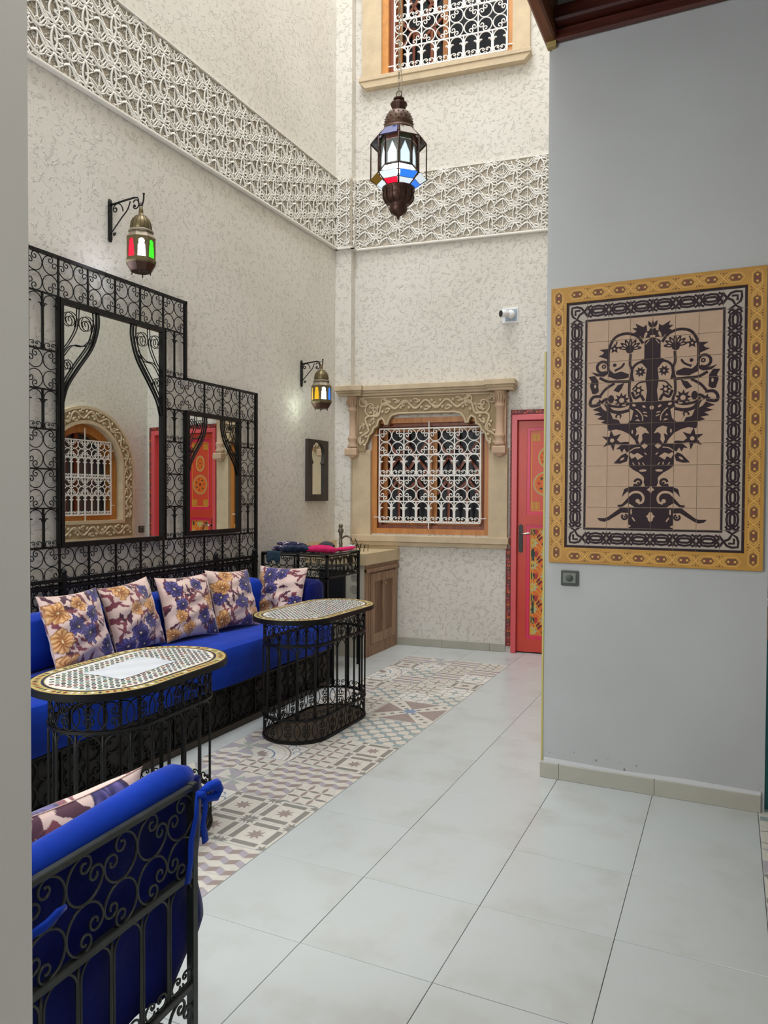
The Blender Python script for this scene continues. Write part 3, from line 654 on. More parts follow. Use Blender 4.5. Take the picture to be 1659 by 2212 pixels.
def door_leaf(xa, xb, pa, pb):
    lf = MB().prism([(xa+.002, .012), (xb-.002, .012), (xb-.002, 2.10), (xa+.002, 2.10)], .018, .05, holes=[[(x, z) for x, z in ((pa, a), (pa, c), (pb, c), (pb, a))] for a, c in pz]).build('door_leaf', M_RED, D)
    for a, c in pz:
        MB().prism([(pa, a), (pb, a), (pb, c), (pa, c)], .024, .05, holes=[[(pa+.03, a+.03), (pa+.03, c-.03), (pb-.03, c-.03), (pb-.03, a+.03)]]).build('panel_moulding', M_MAG, lf)
        MB().box((pa+.03, .032, a+.03), (pb-.03, .048, c-.03)).build('door_panel', mat('orange_red_gloss', 'cf4a30', .35), lf)
    b = MB(); qa, qb = pa+.037, pb-.037; cm = (qa+qb)/2
    def ln(pts, wd, mi, yy=y):
        for q in strokep(pts, wd): b.flat(q, yy, mi)
    for a, c in ((1.292, 2.003), (.167, 1.128)): ln([(qa, a), (qb, a)], .006, 1); ln([(qa, c), (qb, c)], .006, 1); ln([(qa+.003, a), (qa+.003, c)], .006, 1); ln([(qb-.003, a), (qb-.003, c)], .006, 1)
    for cz in (1.335, 1.955):
        for cx in (qa+.045, qb-.045):
            for k in range(6): ln([(cx-.036, cz-.03+.012*k), (cx+.036-.012*(k % 2), cz-.03+.012*k)], .0045, 3, y-.0001); ln([(cx-.030+.012*k, cz-.034), (cx-.030+.012*k, cz+.034)], .0045, 1, y-.0002)
    for cz, rx, rz_ in ((1.535, .105, .105), (1.77, .062, .085)):
        ln(arc(cm, cz, rx, 0, 2*PI, 30, rz_), .007, 5); ln(arc(cm, cz, rx*.90, 0, 2*PI, 30, rz_*.9), .006, 1); b.flat(ell(cm, cz, rx*.82, rz_*.82, 0, 20), y-.0001, 2)
        for k in range(7): a = k*2*PI/7+.4; b.flat(star(cm+rx*.55*math.cos(a), cz+rz_*.55*math.sin(a), rx*.17, 4, .5), y-.0003, 7 if k % 2 else 6)
        b.flat(star(cm, cz, rx*.25, 5, .5), y-.0003, 4)
    X0, X1, Z0, Z1 = qa+.006, qb-.006, .174, 1.121
    b.flat([(X0, Z0), (X1, Z0), (X1, Z1), (X0, Z1)], y-.0001, 2); px, pz_ = .115, .2
    def put_(p, mm, dy):
        q = clip(p, X0, Z0, X1, Z1)
        if len(q) > 2: b.flat(q, y-dy, mm)
    for j in range(7):
        for i in range(4):
            cx, cz = qa+.02+i*px, .20+j*pz_-.1*(i % 2)
            put_(star(cx, cz, .052, 8, .6), 5, .0002); put_(star(cx+px/2, cz+pz_/4, .036, 4, .6), 4, .00022); put_(star(cx, cz+pz_/2, .040, 4, .7, .4), 6, .00024); put_(ell(cx+px*.3, cz+pz_*.5, .016, .03, 0), 7, .00026); put_(disc(cx, cz, .018, 8), 6 if (i+j) % 2 else 1, .0004); put_(disc(cx, cz, .008, 6), 5, .0005)
            for dx_, dz_ in ((px, pz_), (-px, pz_), (px, pz_*.5), (-px, pz_*.5), (0, pz_)):
                for q in strokep([(cx, cz), (cx+dx_, cz+dz_)], .0055): put_(q, 1, .0006+.00001*(i+j))
    for z_ in (.36, .84): b.flat([(X0+.008, z_), (X0+.028, z_), (X0+.028, z_+.11), (X0+.008, z_+.11)], y-.0009, 6)
    b.build('door_painting', [M_RED, M_YEL, M_ORG, M_OLV, M_MAR, M_LGR, M_DGR, mat('painted_crimson', 'b02a2c', .5)], lf)
door_leaf(dx0, dm_-.001, .0, .33); door_leaf(dm_+.001, dx1, .422, .752)
hb = MB().prism(arc(-.048, .93, .019, PI, 2*PI, 8)+arc(-.048, 1.148, .019, 0, PI, 8), .010, .018).build('handle_plate', M_IR2, D)
b = MB().lathe([(.011, 0), (.011, .02), (.008, .03), (.008, .045)], 12, (0, 0, 0)); me = b.mesh('handle_neck', M_IR2); put('handle_neck', me, hb, mw=Matrix.Translation((-.046, .012, 1.085)) @ Matrix.Rotation(PI/2, 4, 'X'))
MB().tube([(-.046, -.03, 1.085), (-.01, -.034, 1.085), (.03, -.03, 1.09), (.062, -.026, 1.083)], [.008, .009, .009, .007], 8).build('lever', mat('brushed_steel', 'b9b4ae', .3, .9), hb)
MB().box((-.05, .0092, 1.0), (-.044, .0105, 1.02)).build('keyhole', M_BLK, hb)
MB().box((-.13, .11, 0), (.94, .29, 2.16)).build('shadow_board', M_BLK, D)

# ------------------------------------------------------------------ teal door beyond the mural wall
D2 = struct('door_2', (0, 1.78, 0), 0)
M_TEAL = mat('teal_gloss', '1f6f73', .4, var=.15)
MB().prism([(1.828, 0), (2.6, 0), (2.6, .60), (1.842, .74), (1.828, .78)], 0, .04).build('lower_panel', M_TEAL, D2)
for z0, z1 in ((.06, .30), (.36, .60)): MB().box((1.86, -.008, z0), (2.55, .0, z1), 0, .004).build('raised_panel', M_TEAL, D2)
MB().prism([(1.828, .78), (1.842, .74), (2.6, .60), (2.6, 2.35), (1.828, 2.35)], .005, .045).build('upper_leaf', mat('pale_bare_wood', 'b59a80', .6, var=.12, vscale=12), D2)
MB().box((1.845, -.002, 1.10), (2.5, .006, 2.2)).build('dark_panel', M_OAKD, D2)
MB().tube([(1.826+.0*i, -.012-.012*math.sin(PI*i/8), .925+.05*i/8) for i in range(9)], .006, 8).build('pull_ring', mat('chrome', 'c8c8c8', .15, 1), D2)

# ------------------------------------------------------------------ painted tile mural
M_TAN = mat('tan_glazed_tile', 'b0937a', .55, var=.10, vscale=9); M_DKB = mat('dark_aubergine_glaze', '2a1a20', .5, spec=.22); M_BT = mat('greyed_tan_tile', 'a5988c', .45)
MU = thing('tile_mural', 'framed tile mural of a dark branching tree on tan tiles on the white wall', 'mural', (.923, YW, 1.168))
T = .1005; YT = -.012
dark, light = [], []
def dk(*p): dark.extend(p)
def lt(*p): light.extend(p)
def both(lst, polys):
    for p in polys:
        lst.append(p); lst.append([(-x, y) for x, y in p][::-1])
q = []
q += [[(0,0),(1,0),(1,1),(0,1)], [(1,.98),(1.35,1),(1.6,.8),(1.95,.53),(2.1,.48),(2.45,.48),(2.32,.34),(2.1,.3),(1.9,.38),(1.55,.6),(1.3,.76),(1,.74)]]
q += strokep(arc(1.17,.56,.12,1.8,7.2,14), .09) + [disc(1.16,.56,.05,8)]
q += [[(0,1.02),(1,1.02),(1,2),(0,2)], [(1,1.97),(1.2,1.88),(1.3,1.5),(1.15,1.68),(1,1.8)], [(1,1.5),(1.12,1.36),(1.3,1.15),(1.52,1.12),(1.45,1.02),(1.25,1.05),(1,1.25)]]
q += [[(0,2),(.26,2.02),(.32,2.2),(.30,2.4),(.36,2.5),(.55,2.66),(.8,2.8),(.98,2.96),(.98,3),(0,3)], *strokep(arc(.58,2.2,.15,.1,5.6,14), .11), disc(.56,2.17,.06,8), [(.6,2.0),(.8,2.0),(.76,2.15),(.62,2.1)]]
q += [[(0,3),(1,3),(1,4),(0,4)], [(1.02,3.45),(1.15,3.6),(1.35,3.5),(1.7,3.12),(1.4,3.1),(1.1,3.2)], [(1,3.97),(1.2,4),(1.4,3.97),(1.6,3.78),(1.42,3.8),(1.33,3.62),(1.22,3.82),(1.1,3.62),(1,3.7)]]
q += [[(0,4),(.66,4),(.75,4.2),(1.0,4.5),(1.3,4.66),(1.6,4.75),(1.95,4.68),(2.02,4.98),(1,5),(0,5)], star(1.78,4.22,.52,6,.42,.4), [(1,4.02),(1.3,4.02),(1.5,4.1),(1.15,4.14),(1,4.12)]]
q += [[(0,5),(1,5),(1,6),(0,6)], [(1.35,4.9),(2,5),(2.32,5.08),(2.12,5.2),(2.5,5.26),(2.28,5.4),(2.66,5.5),(2.36,5.6),(2.72,5.72),(2.1,5.98),(1.85,5.5),(1.75,5.25),(1.5,5.2)]]
q += strokep(spline([(1.0,5.62),(1.4,5.55),(1.8,5.62),(2.05,5.9)],6), .16) + strokep(spline([(1.0,5.95),(1.4,5.82),(1.9,5.9),(2.1,6.1)],6), .12) + strokep(arc(1.5,5.35,.11,-.5,4,8), .08)
q += [[(0,5.9),(.3,5.9),(.22,6.5),(.3,7),(.24,7.55),(.55,7.93),(.36,8.04),(.36,8.85),(0,9.02)]]
q += [[(0,9.02),(.33,9.0),(.22,9.2),(.3,9.3),(.15,9.33),(.12,9.45),(0,9.4)], leafp(0,9.4,.0,9.85,.05), leafp(.05,9.45,.2,9.8,.07), [(.25,9.35),(.28,9.62),(.42,9.52),(.78,9.72),(.7,9.52),(.92,9.5),(.72,9.36),(.86,9.26),(.55,9.1),(.42,8.95),(.36,9.2)]]
q += strokep(spline([(.42,8.75),(.7,9.12),(1.2,9.28),(1.7,9.12),(1.97,8.6),(2.0,8.0),(1.98,7.5)],8), .13)
q += [[(2,8.62),(2.42,8.6),(2.2,8.46),(2.28,8.36),(2.48,8.3),(2.0,8.1)]]
q += strokep(spline([(.98,8.3),(1.0,7.8),(.9,7.5),(1.0,7.0),(1.02,6.4),(.92,6),(1.05,5.4),(1,5)],8), .12)
for k in range(7): a = .2+k*PI/6.5; q.append(ell(1.02+.27*math.cos(a), 8.55+.22*math.sin(a), .27, .085, a))
q += [disc(1.02,8.5,.18,10), star(1.72,8.6,.24,5,.5,.3), *strokep([(1.6,8.95),(1.68,8.7)],.06), *strokep(arc(2.25,7.75,.27,-2.2,2.9,16), .13), disc(2.2,7.78,.11,8), [(2.0,7.6),(2.3,7.42),(2.8,7.55),(2.55,7.34),(2.2,7.3),(2.0,7.42)]]
q += [[(1.05,7.35),(1.4,7.5),(1.72,7.42),(1.95,7.62),(2.0,7.3),(1.6,7.12),(1.2,7.15),(1.05,7.2)], *strokep(spline([(1.25,7.9),(1.4,7.7),(1.7,7.55)],5), [.02]+[.1]*9+[.12]), disc(1.7,7.82,.09,8)]
q += strokep(spline([(.24,7.7),(.5,7.88),(.8,7.72),(.92,7.4),(.85,7.0)],6), .11) + [star(.52,7.42,.26,4,.45,.3), star(.52,7.42,.26,4,.45,1.08)]
q += strokep(spline([(1.05,7.0),(1.5,7.02),(2.0,7.05),(2.4,7.25)],6), .13) + [[(2.45,7.1),(2.62,7.36),(2.92,7.34),(2.78,7.1),(2.86,6.9),(2.74,6.5),(2.6,6.48),(2.42,6.55),(2.45,6.8)]]
q += [star(1.36,6.12,.38,9,.55,.1), star(.6,6.55,.27,6,.5), *strokep(spline([(.3,6.95),(.6,6.9),(.88,6.6)],6), .07), *strokep(spline([(.35,6.05),(.5,6.3),(.75,6.2),(.9,6.5)],6), .13), [(1.25,6.95),(1.55,6.85),(1.75,6.6),(1.5,6.5),(1.35,6.7)], *strokep(spline([(1.7,6.95),(2.1,6.7),(2.35,6.4)],6), .12)]
q += strokep(spline([(2.3,6.35),(2.65,6.35),(2.82,6.15),(2.78,5.92),(2.45,5.95),(2.1,6.2),(1.85,6.15)],6), .14) + [ell(1.85,6.2,.14,.2,0), star(2.35,6.05,.2,5,.5)]
both(dark, q)
q = [[(0,.82),(.08,.75),(.1,.68),(.2,.6),(.12,.52),(.1,.4),(0,.32)], ell(.87,.8,.035,.14,0), ell(.76,.45,.035,.13,-.6), [(.86,.12),(1,.2),(1,.04)], *strokep(spline([(1.02,1.55),(.8,1.72),(.5,1.72),(.33,1.52),(.36,1.28),(.55,1.2)],6), .11), disc(.58,1.32,.1,10), [(0,2.06),(.06,1.95),(.17,1.85),(.06,1.78),(0,1.66)], [(.7,1.02),(.98,1.02),(.98,1.2)]]
q += [ell(.36,2.76,.17,.06,-.05), disc(.56,2.2,.0001,3), [(.34,3.42),(.45,3.5),(.6,3.6),(.78,3.52),(.94,3.62),(.97,3.5),(.88,3.32),(.7,3.42),(.6,3.26),(.45,3.36)], *strokep(spline([(.5,3.85),(.75,3.82),(.97,3.68)],5), .05), *strokep([(.3,3.02),(.38,3.14)],.04), *strokep([(.52,3.03),(.55,3.16)],.05), *strokep([(.75,3.02),(.83,3.14)],.045), *strokep([(.2,3.5),(.3,3.6)],.05), [(.3,4.06),(.45,3.92),(.3,3.78),(.15,3.92)]]
q += [leafp(1.2,3.4,1.42,3.24,.05), disc(1.78,4.22,.1,10), [(.1,4.5),(.25,4.75),(.5,4.86),(.7,4.78),(.66,4.6),(.72,4.4),(.55,4.5),(.6,4.2),(.52,4.02),(.4,4.2),(.42,4.45),(.3,4.55)], disc(.42,4.52,.0001,3), ell(.86,4.6,.04,.1,0)]
q += [disc(0,5.72,.1,10), ell(.35,5.78,.09,.05,.6), ell(.3,5.5,.1,.03,.2), ell(.27,5.35,.1,.03,.4), *strokep(spline([(.4,5.1),(.42,5.35),(.6,5.6),(.72,5.68)],5), .05), [(.82,5.6),(.98,5.7),(.98,5.1),(.9,5.2)], [(.6,5.3),(.75,5.35),(.65,5.42)], [(.5,5.08),(.75,5.14),(.6,5.2)], ell(.8,5.86,.09,.06,.3)]
q += [ell(1.25,5.88,.1,.04,0), ell(1.6,5.72,.1,.04,0), [(1.0,5.05),(1.32,5.1),(1.4,5.3),(1.25,5.5),(1.02,5.55)], leafp(2.05,5.62,2.35,6.05,.08), disc(1.36,6.12,.12,10), disc(.6,6.55,.08,8), ell(2.6,6.85,.05,.09,0), disc(1.88,7.72,.07,8), [(.0,8.99),(.1,9.0),(.12,9.1),(0,9.12)], disc(1.72,8.6,.05,6), disc(2.2,7.78,.04,6), disc(.52,7.42,.05,6)]
q += strokep([(.14,8.9),(.3,8.7)], .035) + strokep(spline([(1.9,6.95),(2.2,6.85),(2.5,6.5)],5), .03)
for k in range(7): a = .2+k*PI/6.5; q.append(ell(1.02+.30*math.cos(a), 8.55+.25*math.sin(a), .09, .03, a))
both(light, q)
def chainpat(vertical, corner=None):
    """one border tile, dark ribbons: returns list of dark polygons in 0..1 (x across, y along for vertical)"""
    o = []; W_ = .105
    def cut(p): return [(min(max(x, 0), 1), min(max(y, 0), 1)) for x, y in p]
    l = [[(.26,-.02),(.5,.13),(.70,.25),(.74,.5),(.70,.75),(.5,.87),(.26,1.02)], [(.74,-.02),(.5,.13),(.30,.25),(.26,.5),(.30,.75),(.5,.87),(.74,1.02)], [(.5,.18),(.60,.35),(.60,.5),(.60,.65),(.5,.82)], [(.5,.18),(.40,.35),(.40,.5),(.40,.65),(.5,.82)], [(.22,.2),(.3,.06),(.22,-.05)], [(.78,.2),(.7,.06),(.78,-.05)], [(.22,.8),(.3,.94),(.22,1.05)], [(.78,.8),(.7,.94),(.78,1.05)]]
    for p in l: o += strokep(p, W_)
    o += [[(0,0),(.12,0),(.12,1),(0,1)], [(.90,0),(1,0),(1,1),(.90,1)]]
    if corner: 
        o = [[(0,0),(.12,0),(.12,1),(0,1)], [(.12,.88),(1,.88),(1,1),(.12,1)], [(.90,0),(1,0),(1,.1),(.90,.1)]]
        for p in ([(.26,-.02),(.5,.15),(.3,.3),(.24,.5),(.26,.74),(.5,.76),(.7,.7),(.85,.5),(1.02,.26)], [(.74,-.02),(.5,.15),(.6,.35),(.65,.4),(.85,.5),(1.02,.74)], [(.42,.35),(.42,.58),(.65,.58)]): o += strokep(p, W_)
    if vertical or corner: return o
    return [[(y, 1-x) for x, y in p][::-1] for p in o]
for i in range(8):
    for j in range(12):
        b = MB(); g_ = .0016; b.box((g_/2, YT, g_/2), (T-g_/2, 0, T-g_/2), 0, .0008); border = i in (0, 7) or j in (0, 11)
        cnt = [0]
        def lay(poly, mi, y):
            cnt[0] += 1
            for t in tris(poly):
                q = clip(t, 0.012, 0.012, .988, .988)
                if len(q) > 2: b.flat([(x*T, z*T) for x, z in q], y-cnt[0]*8e-6, mi)
        if border:
            cor = i in (0, 7) and j in (0, 11)
            ps = chainpat(i in (0, 7), cor)
            if i == 7: ps = [[(1-x, y) for x, y in p][::-1] for p in ps]
            if cor and j == 0: ps = [[(x, 1-y) for x, y in p][::-1] for p in ps]
            if not cor and j == 0: ps = [[(x, 1-y) for x, y in p][::-1] for p in ps]
            for p in ps: lay(p, 1, YT-.0006)
        else:
            ox, oz = i-4, j-1
            for p in dark:
                if min(x for x, _ in p) < ox+1 and max(x for x, _ in p) > ox and min(y for _, y in p) < oz+1 and max(y for _, y in p) > oz: lay([(x-ox, y-oz) for x, y in p], 1, YT-.0006)
            for p in light:
                if min(x for x, _ in p) < ox+1 and max(x for x, _ in p) > ox and min(y for _, y in p) < oz+1 and max(y for _, y in p) > oz: lay([(x-ox, y-oz) for x, y in p], 0, YT-.0008)
        b.build('glazed_tile', [M_BT if border else M_TAN, M_DKB], MU, loc=(i*T, rng.uniform(-.0008, .0008), j*T))
MB().box((-.002, -.008, -.002), (8*T+.002, 0, 12*T+.002)).build('grout_bed', mat('grey_grout', '8d8679', .9), MU)
# ochre border boards with a carved chain
M_OC = mat('ochre_board', 'b0802f', .5, var=.12, vscale=15); M_OCD = mat('brown_inlay', '6b4322', .6); M_OCL = mat('light_ochre_line', 'd0a050', .5)
def board(x0, z0, x1, z1):
    b = MB().box((x0, -.018, z0), (x1, 0, z1), 0, .002); ver = z1-z0 > x1-x0; L = (z1-z0) if ver else (x1-x0); wd = .074; n = round(L/.105); q = L/n; y = -.0186
    def pt(s_, t_): return (x0+t_, z0+s_) if ver else (x0+s_, z0+t_)
    def ln(p, w_, mi, yy):
        for e in strokep([pt(*a) for a in p], w_): b.flat(e, yy, mi)
    for k in range(n):
        c = (k+.5)*q; h = q*.27
        b.flat([pt(*a) for a in ((c-h, wd*.5), (c-h*.6, wd*.30), (c+h*.6, wd*.30), (c+h, wd*.5), (c+h*.6, wd*.70), (c-h*.6, wd*.70))], y, 1)
        for dx_ in (-.5, 0, .5): b.flat([pt(*a) for a in ell(c+dx_*h, wd*.5, h*.2, wd*.07, .5+dx_)], y-.0004, 2 if dx_ else 3)
        ln([(c-h*1.4, wd*.5), (c-h*.8, wd*.22), (c+h*.8, wd*.22), (c+h*1.4, wd*.5), (c+h*.8, wd*.78), (c-h*.8, wd*.78), (c-h*1.4, wd*.5)], .004, 2, y-.0006)
        if k == n-1: continue
        ln([(c+q*.30, wd*.18), (c+q*.70, wd*.82)], .005, 2, y-.0007); ln([(c+q*.30, wd*.82), (c+q*.70, wd*.18)], .005, 2, y-.0008)
        for ds in (.36, .5, .64):
            for t_ in (.2, .5, .8): b.flat([pt(*a) for a in disc(c+q*ds, wd*t_, .004, 5)], y-.0003, 1)
    b.build('frame_board', [M_OC, M_OCD, M_OCL, mat('wine_inlay', '7a3038', .6)], MU)
board(-.076, -.078, 0, 12*T+.078); board(8*T, -.078, 8*T+.076, 12*T+.078); board(0, -.078, 8*T, 0); board(0, 12*T, 8*T, 12*T+.078)
# wall switches
def switch(label, loc, rz, col='3a4038'):
    t = thing('wall_switch', label, 'switch', loc, rz); b = MB().box((-.042, -.012, -.038), (.042, 0, .038), 0, .003); b.build('cover_plate', mat('dark_olive_plastic', col, .35), t)
    MB().box((-.031, -.015, -.024), (.031, -.012, .026), 0, .001).build('rocker', mat('grey_olive_plastic', '6c7068', .4), t)
    k = MB().lathe([(.017, 0), (.017, .0035), (.014, .004)], 20).mesh('dial', mat('dark_olive_plastic', col, .35)); put('dial', k, t, mw=Matrix.Translation((0, -.0145, .001)) @ Matrix.Rotation(PI/2, 4, 'X'))
switch('dark olive square wall switch under the tile mural', (.949, YW, 1.015), 0)
switch('dark switch by the arched window, seen low in the tall mirror', (XR, 4.60, 1.02), ROT_R)

# ------------------------------------------------------------------ security camera
sc_ = thing('security_camera', 'white bullet security camera on a square plate above the red door', 'camera', (-.155, YB0-.0185, 3.055), AB)
MB().box((-.072, -.010, -.072), (.072, 0, .068), 0, .003).build('wall_plate', M_WHT, sc_); MB().box((-.045, -.016, -.055), (.062, -.010, .050), 0, .003).build('backing_plate', mat('pale_plate', '9aa9b8', .3), sc_)
me = MB().lathe([(.036, 0), (.038, .01), (.034, .045), (.020, .055)], 20).mesh('mount', M_WHT); put('mount', me, sc_, mw=Matrix.Translation((.01, -.015, 0)) @ Matrix.Rotation(PI/2, 4, 'X'))
me = MB().lathe([(.020, 0), (.030, .008), (.031, .045), (.034, .075), (.030, .076)], 20).mesh('body', M_WHT); rm = Matrix.Translation((-.012, -.060, .0)) @ Matrix.Rotation(R(-48), 4, 'Z') @ Matrix.Rotation(R(94), 4, 'X'); bo = put('body', me, sc_, mw=rm)
me = MB().lathe([(.029, 0), (.029, .008), (.018, .009)], 20, (0, 0, .071)).mesh('lens', M_BLK); put('lens', me, bo, mw=Matrix())

# ------------------------------------------------------------------ lanterns
PANE = {k: emit('lit_'+k+'_glass', c, s_, b_) for k, (c, s_, b_) in dict(red=('ff1038', .9, '8a0a20'), green=('38d820', 1.1, '1c6a10'), white=('f4ffff', 3.2, 'ffffff'), blue=('2a78e0', 1.0, '103a80'), yellow=('e0b020', .8, '806010'), clear=('dff0ff', .9, 'c0c8cc')).items()}
SOFT = emit('softly_lit_glass', 'dceaf2', .62, 'c4ccd0'); OFF = {k: mat('unlit_'+k+'_glass', c, .1, 0, spec=.8) for k, c in dict(blue='1c3a8c', smoke='7d7468', olive='545a40', copper='8a5a48', grey='8e95a0', amber='8f6a18', deep='1a49c8', pale='b9c4c8', red='b01828').items()}
def wall_lantern(label, loc, cols, glow):
    t = thing('wall_lantern', label, 'lantern', loc)
    me = None; k = 8
    b = MB().lathe([(.088, .01), (.092, .02), (.092, .028), (.074, .03)], 8, ph=PI/8, smooth=False)
    b.build('lower_rim', M_BRASS, t)
    b = MB().lathe([(.058, -.035), (.062, -.033), (.088, .012)], 8, ph=PI/8, smooth=False, caps=False); b.lathe([(.0, -.03), (.055, -.034)], 16, caps=False)
    for a in range(4): b.tube([(.052*math.cos(a*PI/2+.6), .052*math.sin(a*PI/2+.6), -.03), (.054*math.cos(a*PI/2+.6), .054*math.sin(a*PI/2+.6), -.052)], .004, 5)
    b.build('base_bowl', M_BRZ, t)
    r0 = .088
    for i in range(8):
        a = PI/8+i*PI/4; a2 = a+PI/4; p, q = Vector((r0*math.cos(a), r0*math.sin(a), 0)), Vector((r0*math.cos(a2), r0*math.sin(a2), 0)); d = (q-p).normalized(); wd = (q-p).length
        n = Vector((d.y, -d.x, 0)); M_ = Matrix(((d.x, -n.x, 0, p.x), (d.y, -n.y, 0, p.y), (0, 0, 1, .028), (0, 0, 0, 1)))
        hole = [(wd*.16, .012), (wd*.84, .012), (wd*.80, .075)]+arc(wd/2, .10, wd*.26, -.6, PI+.6, 10)+[(wd*.20, .075)]
        pl = MB().prism([(0, 0), (wd, 0), (wd, .135), (0, .135)], 0, .003, holes=[hole[::-1]]).build('body_panel', M_BRASS, t); pl.matrix_local = M_
        g_ = MB().prism(hole, .002, .0035).build('glass_pane', PANE[cols[i % len(cols)]], pl)
    MB().lathe([(.089, .16), (.084, .168), (.066, .195), (.062, .20)], 8, ph=PI/8, smooth=False, caps=False).lathe([(.070, .197), (.074, .203), (.070, .210), (.060, .212)], 24, caps=False).build('shoulder', mat('dusty_brass', '8f8472', .55, .4), t)
    b = MB().lathe([(.058, .208), (.060, .225), (.058, .25), (.048, .275), (.030, .295), (.016, .305), (.012, .315), (.014, .325), (.011, .345), (.006, .35)], 28, caps=True)
    for i in range(14): a = i*2*PI/14; b.tube([(r_*math.cos(a), r_*math.sin(a), z) for r_, z in ((.060, .21), (.062, .23), (.058, .255), (.047, .278), (.028, .298))], .0025, 4)
    b.build('dome', M_BRASS, t)
    MB().tube([(.014*math.cos(a), 0, .362+.014*math.sin(a)) for a in np.linspace(0, 2*PI, 17)[:-1]], .0022, 5, True).build('hanging_ring', M_BRZ, t)
    me = MB().lathe([(.0, .03), (.016, .035), (.026, .06), (.026, .085), (.012, .11), (.0, .115)], 12).mesh('bulb', emit('lamp_bulb', 'f2faff', 14)); put('bulb', me, t, loc=(0, 0, 0))
    l = bpy.data.lights.new('lamp_light', 'POINT'); l.energy = .55; l.color = glow; l.shadow_soft_size = .05; lo = bpy.data.objects.new('lamp_light', l); C.objects.link(lo); lo.location = (loc[0]-.08, loc[1]-.10, loc[2]-.02)
    return t
def bracket(label, x, y, z0, z1, ax, az):
    """local x = out from the wall"""
    t = thing('wall_bracket', label, 'bracket', (x, y, 0)); H = z1-z0
    MB().prism([(0, z0+.02), (.006, z0), (.014, z0+.02), (.014, z1-.02), (.006, z1), (0, z1-.02)], -.012, .012).build('back_bar', M_IR, t)
    b = MB(); zt = az
    b.tube([(.01, 0, zt-.008), (ax*.55, 0, zt+.002), (ax*.86, 0, zt+.006)], .0065, 6)
    b.tube(p3(spline([(ax*.84, zt+.006), (ax*.97, zt-.0), (ax*1.0, zt-.03), (ax*1.03, zt-.045), (ax*1.11, zt-.045), (ax*1.16, zt-.02), (ax*1.17, zt+.012)], 5)), .005, 6)
    b.lathe([(.0, 0), (.007, .005), (.007, .012), (0, .016)], 8, (ax*1.17, 0, zt+.008)); b.build('arm', M_IR, t)
    b = MB(); r_ = H*.20
    b.tube(p3(xf([(xx, -yy) for xx, yy in HS], ax*.28, zt-r_*1.15, r_*.85, r_, PI)), .0042, 5); b.build('scroll', M_IR, t)
    b = MB(); b.tube(p3(spline([(.012, z0+.05), (ax*.42, zt-r_*1.9), (ax*.62, zt-r_*1.1), (ax*.72, zt-.01)], 8)), .0042, 5)
    b.tube(p3(xf(HS[6:], .03, z0+.055, .022, .026, -PI/2)), .0035, 5); b.tube(p3(xf(CS[24:], ax*.90, zt-.035, .024, .026, PI)), .004, 5); b.build('brace', M_IR, t)
wall_lantern('small brass wall lantern with red, white and green panes above the tall mirror', (-1.545, 1.43, 2.785), ['white', 'clear', 'clear', 'clear', 'red', 'red', 'white', 'green'], (.80, .88, 1.0))
bracket('black scroll bracket holding the lantern above the tall mirror', XL+.002, 1.43, 2.963, 3.224, .235, 3.195)
wall_lantern('small brass wall lantern with blue and white panes above the little arched mirror', (-1.59, 3.665, 2.215), ['clear', 'clear', 'white', 'clear', 'yellow', 'yellow', 'white', 'blue'], (.85, 1.0, .80))
bracket('black scroll bracket holding the lantern near the far corner', XL+.002, 3.665, 2.381, 2.618, .19, 2.59)

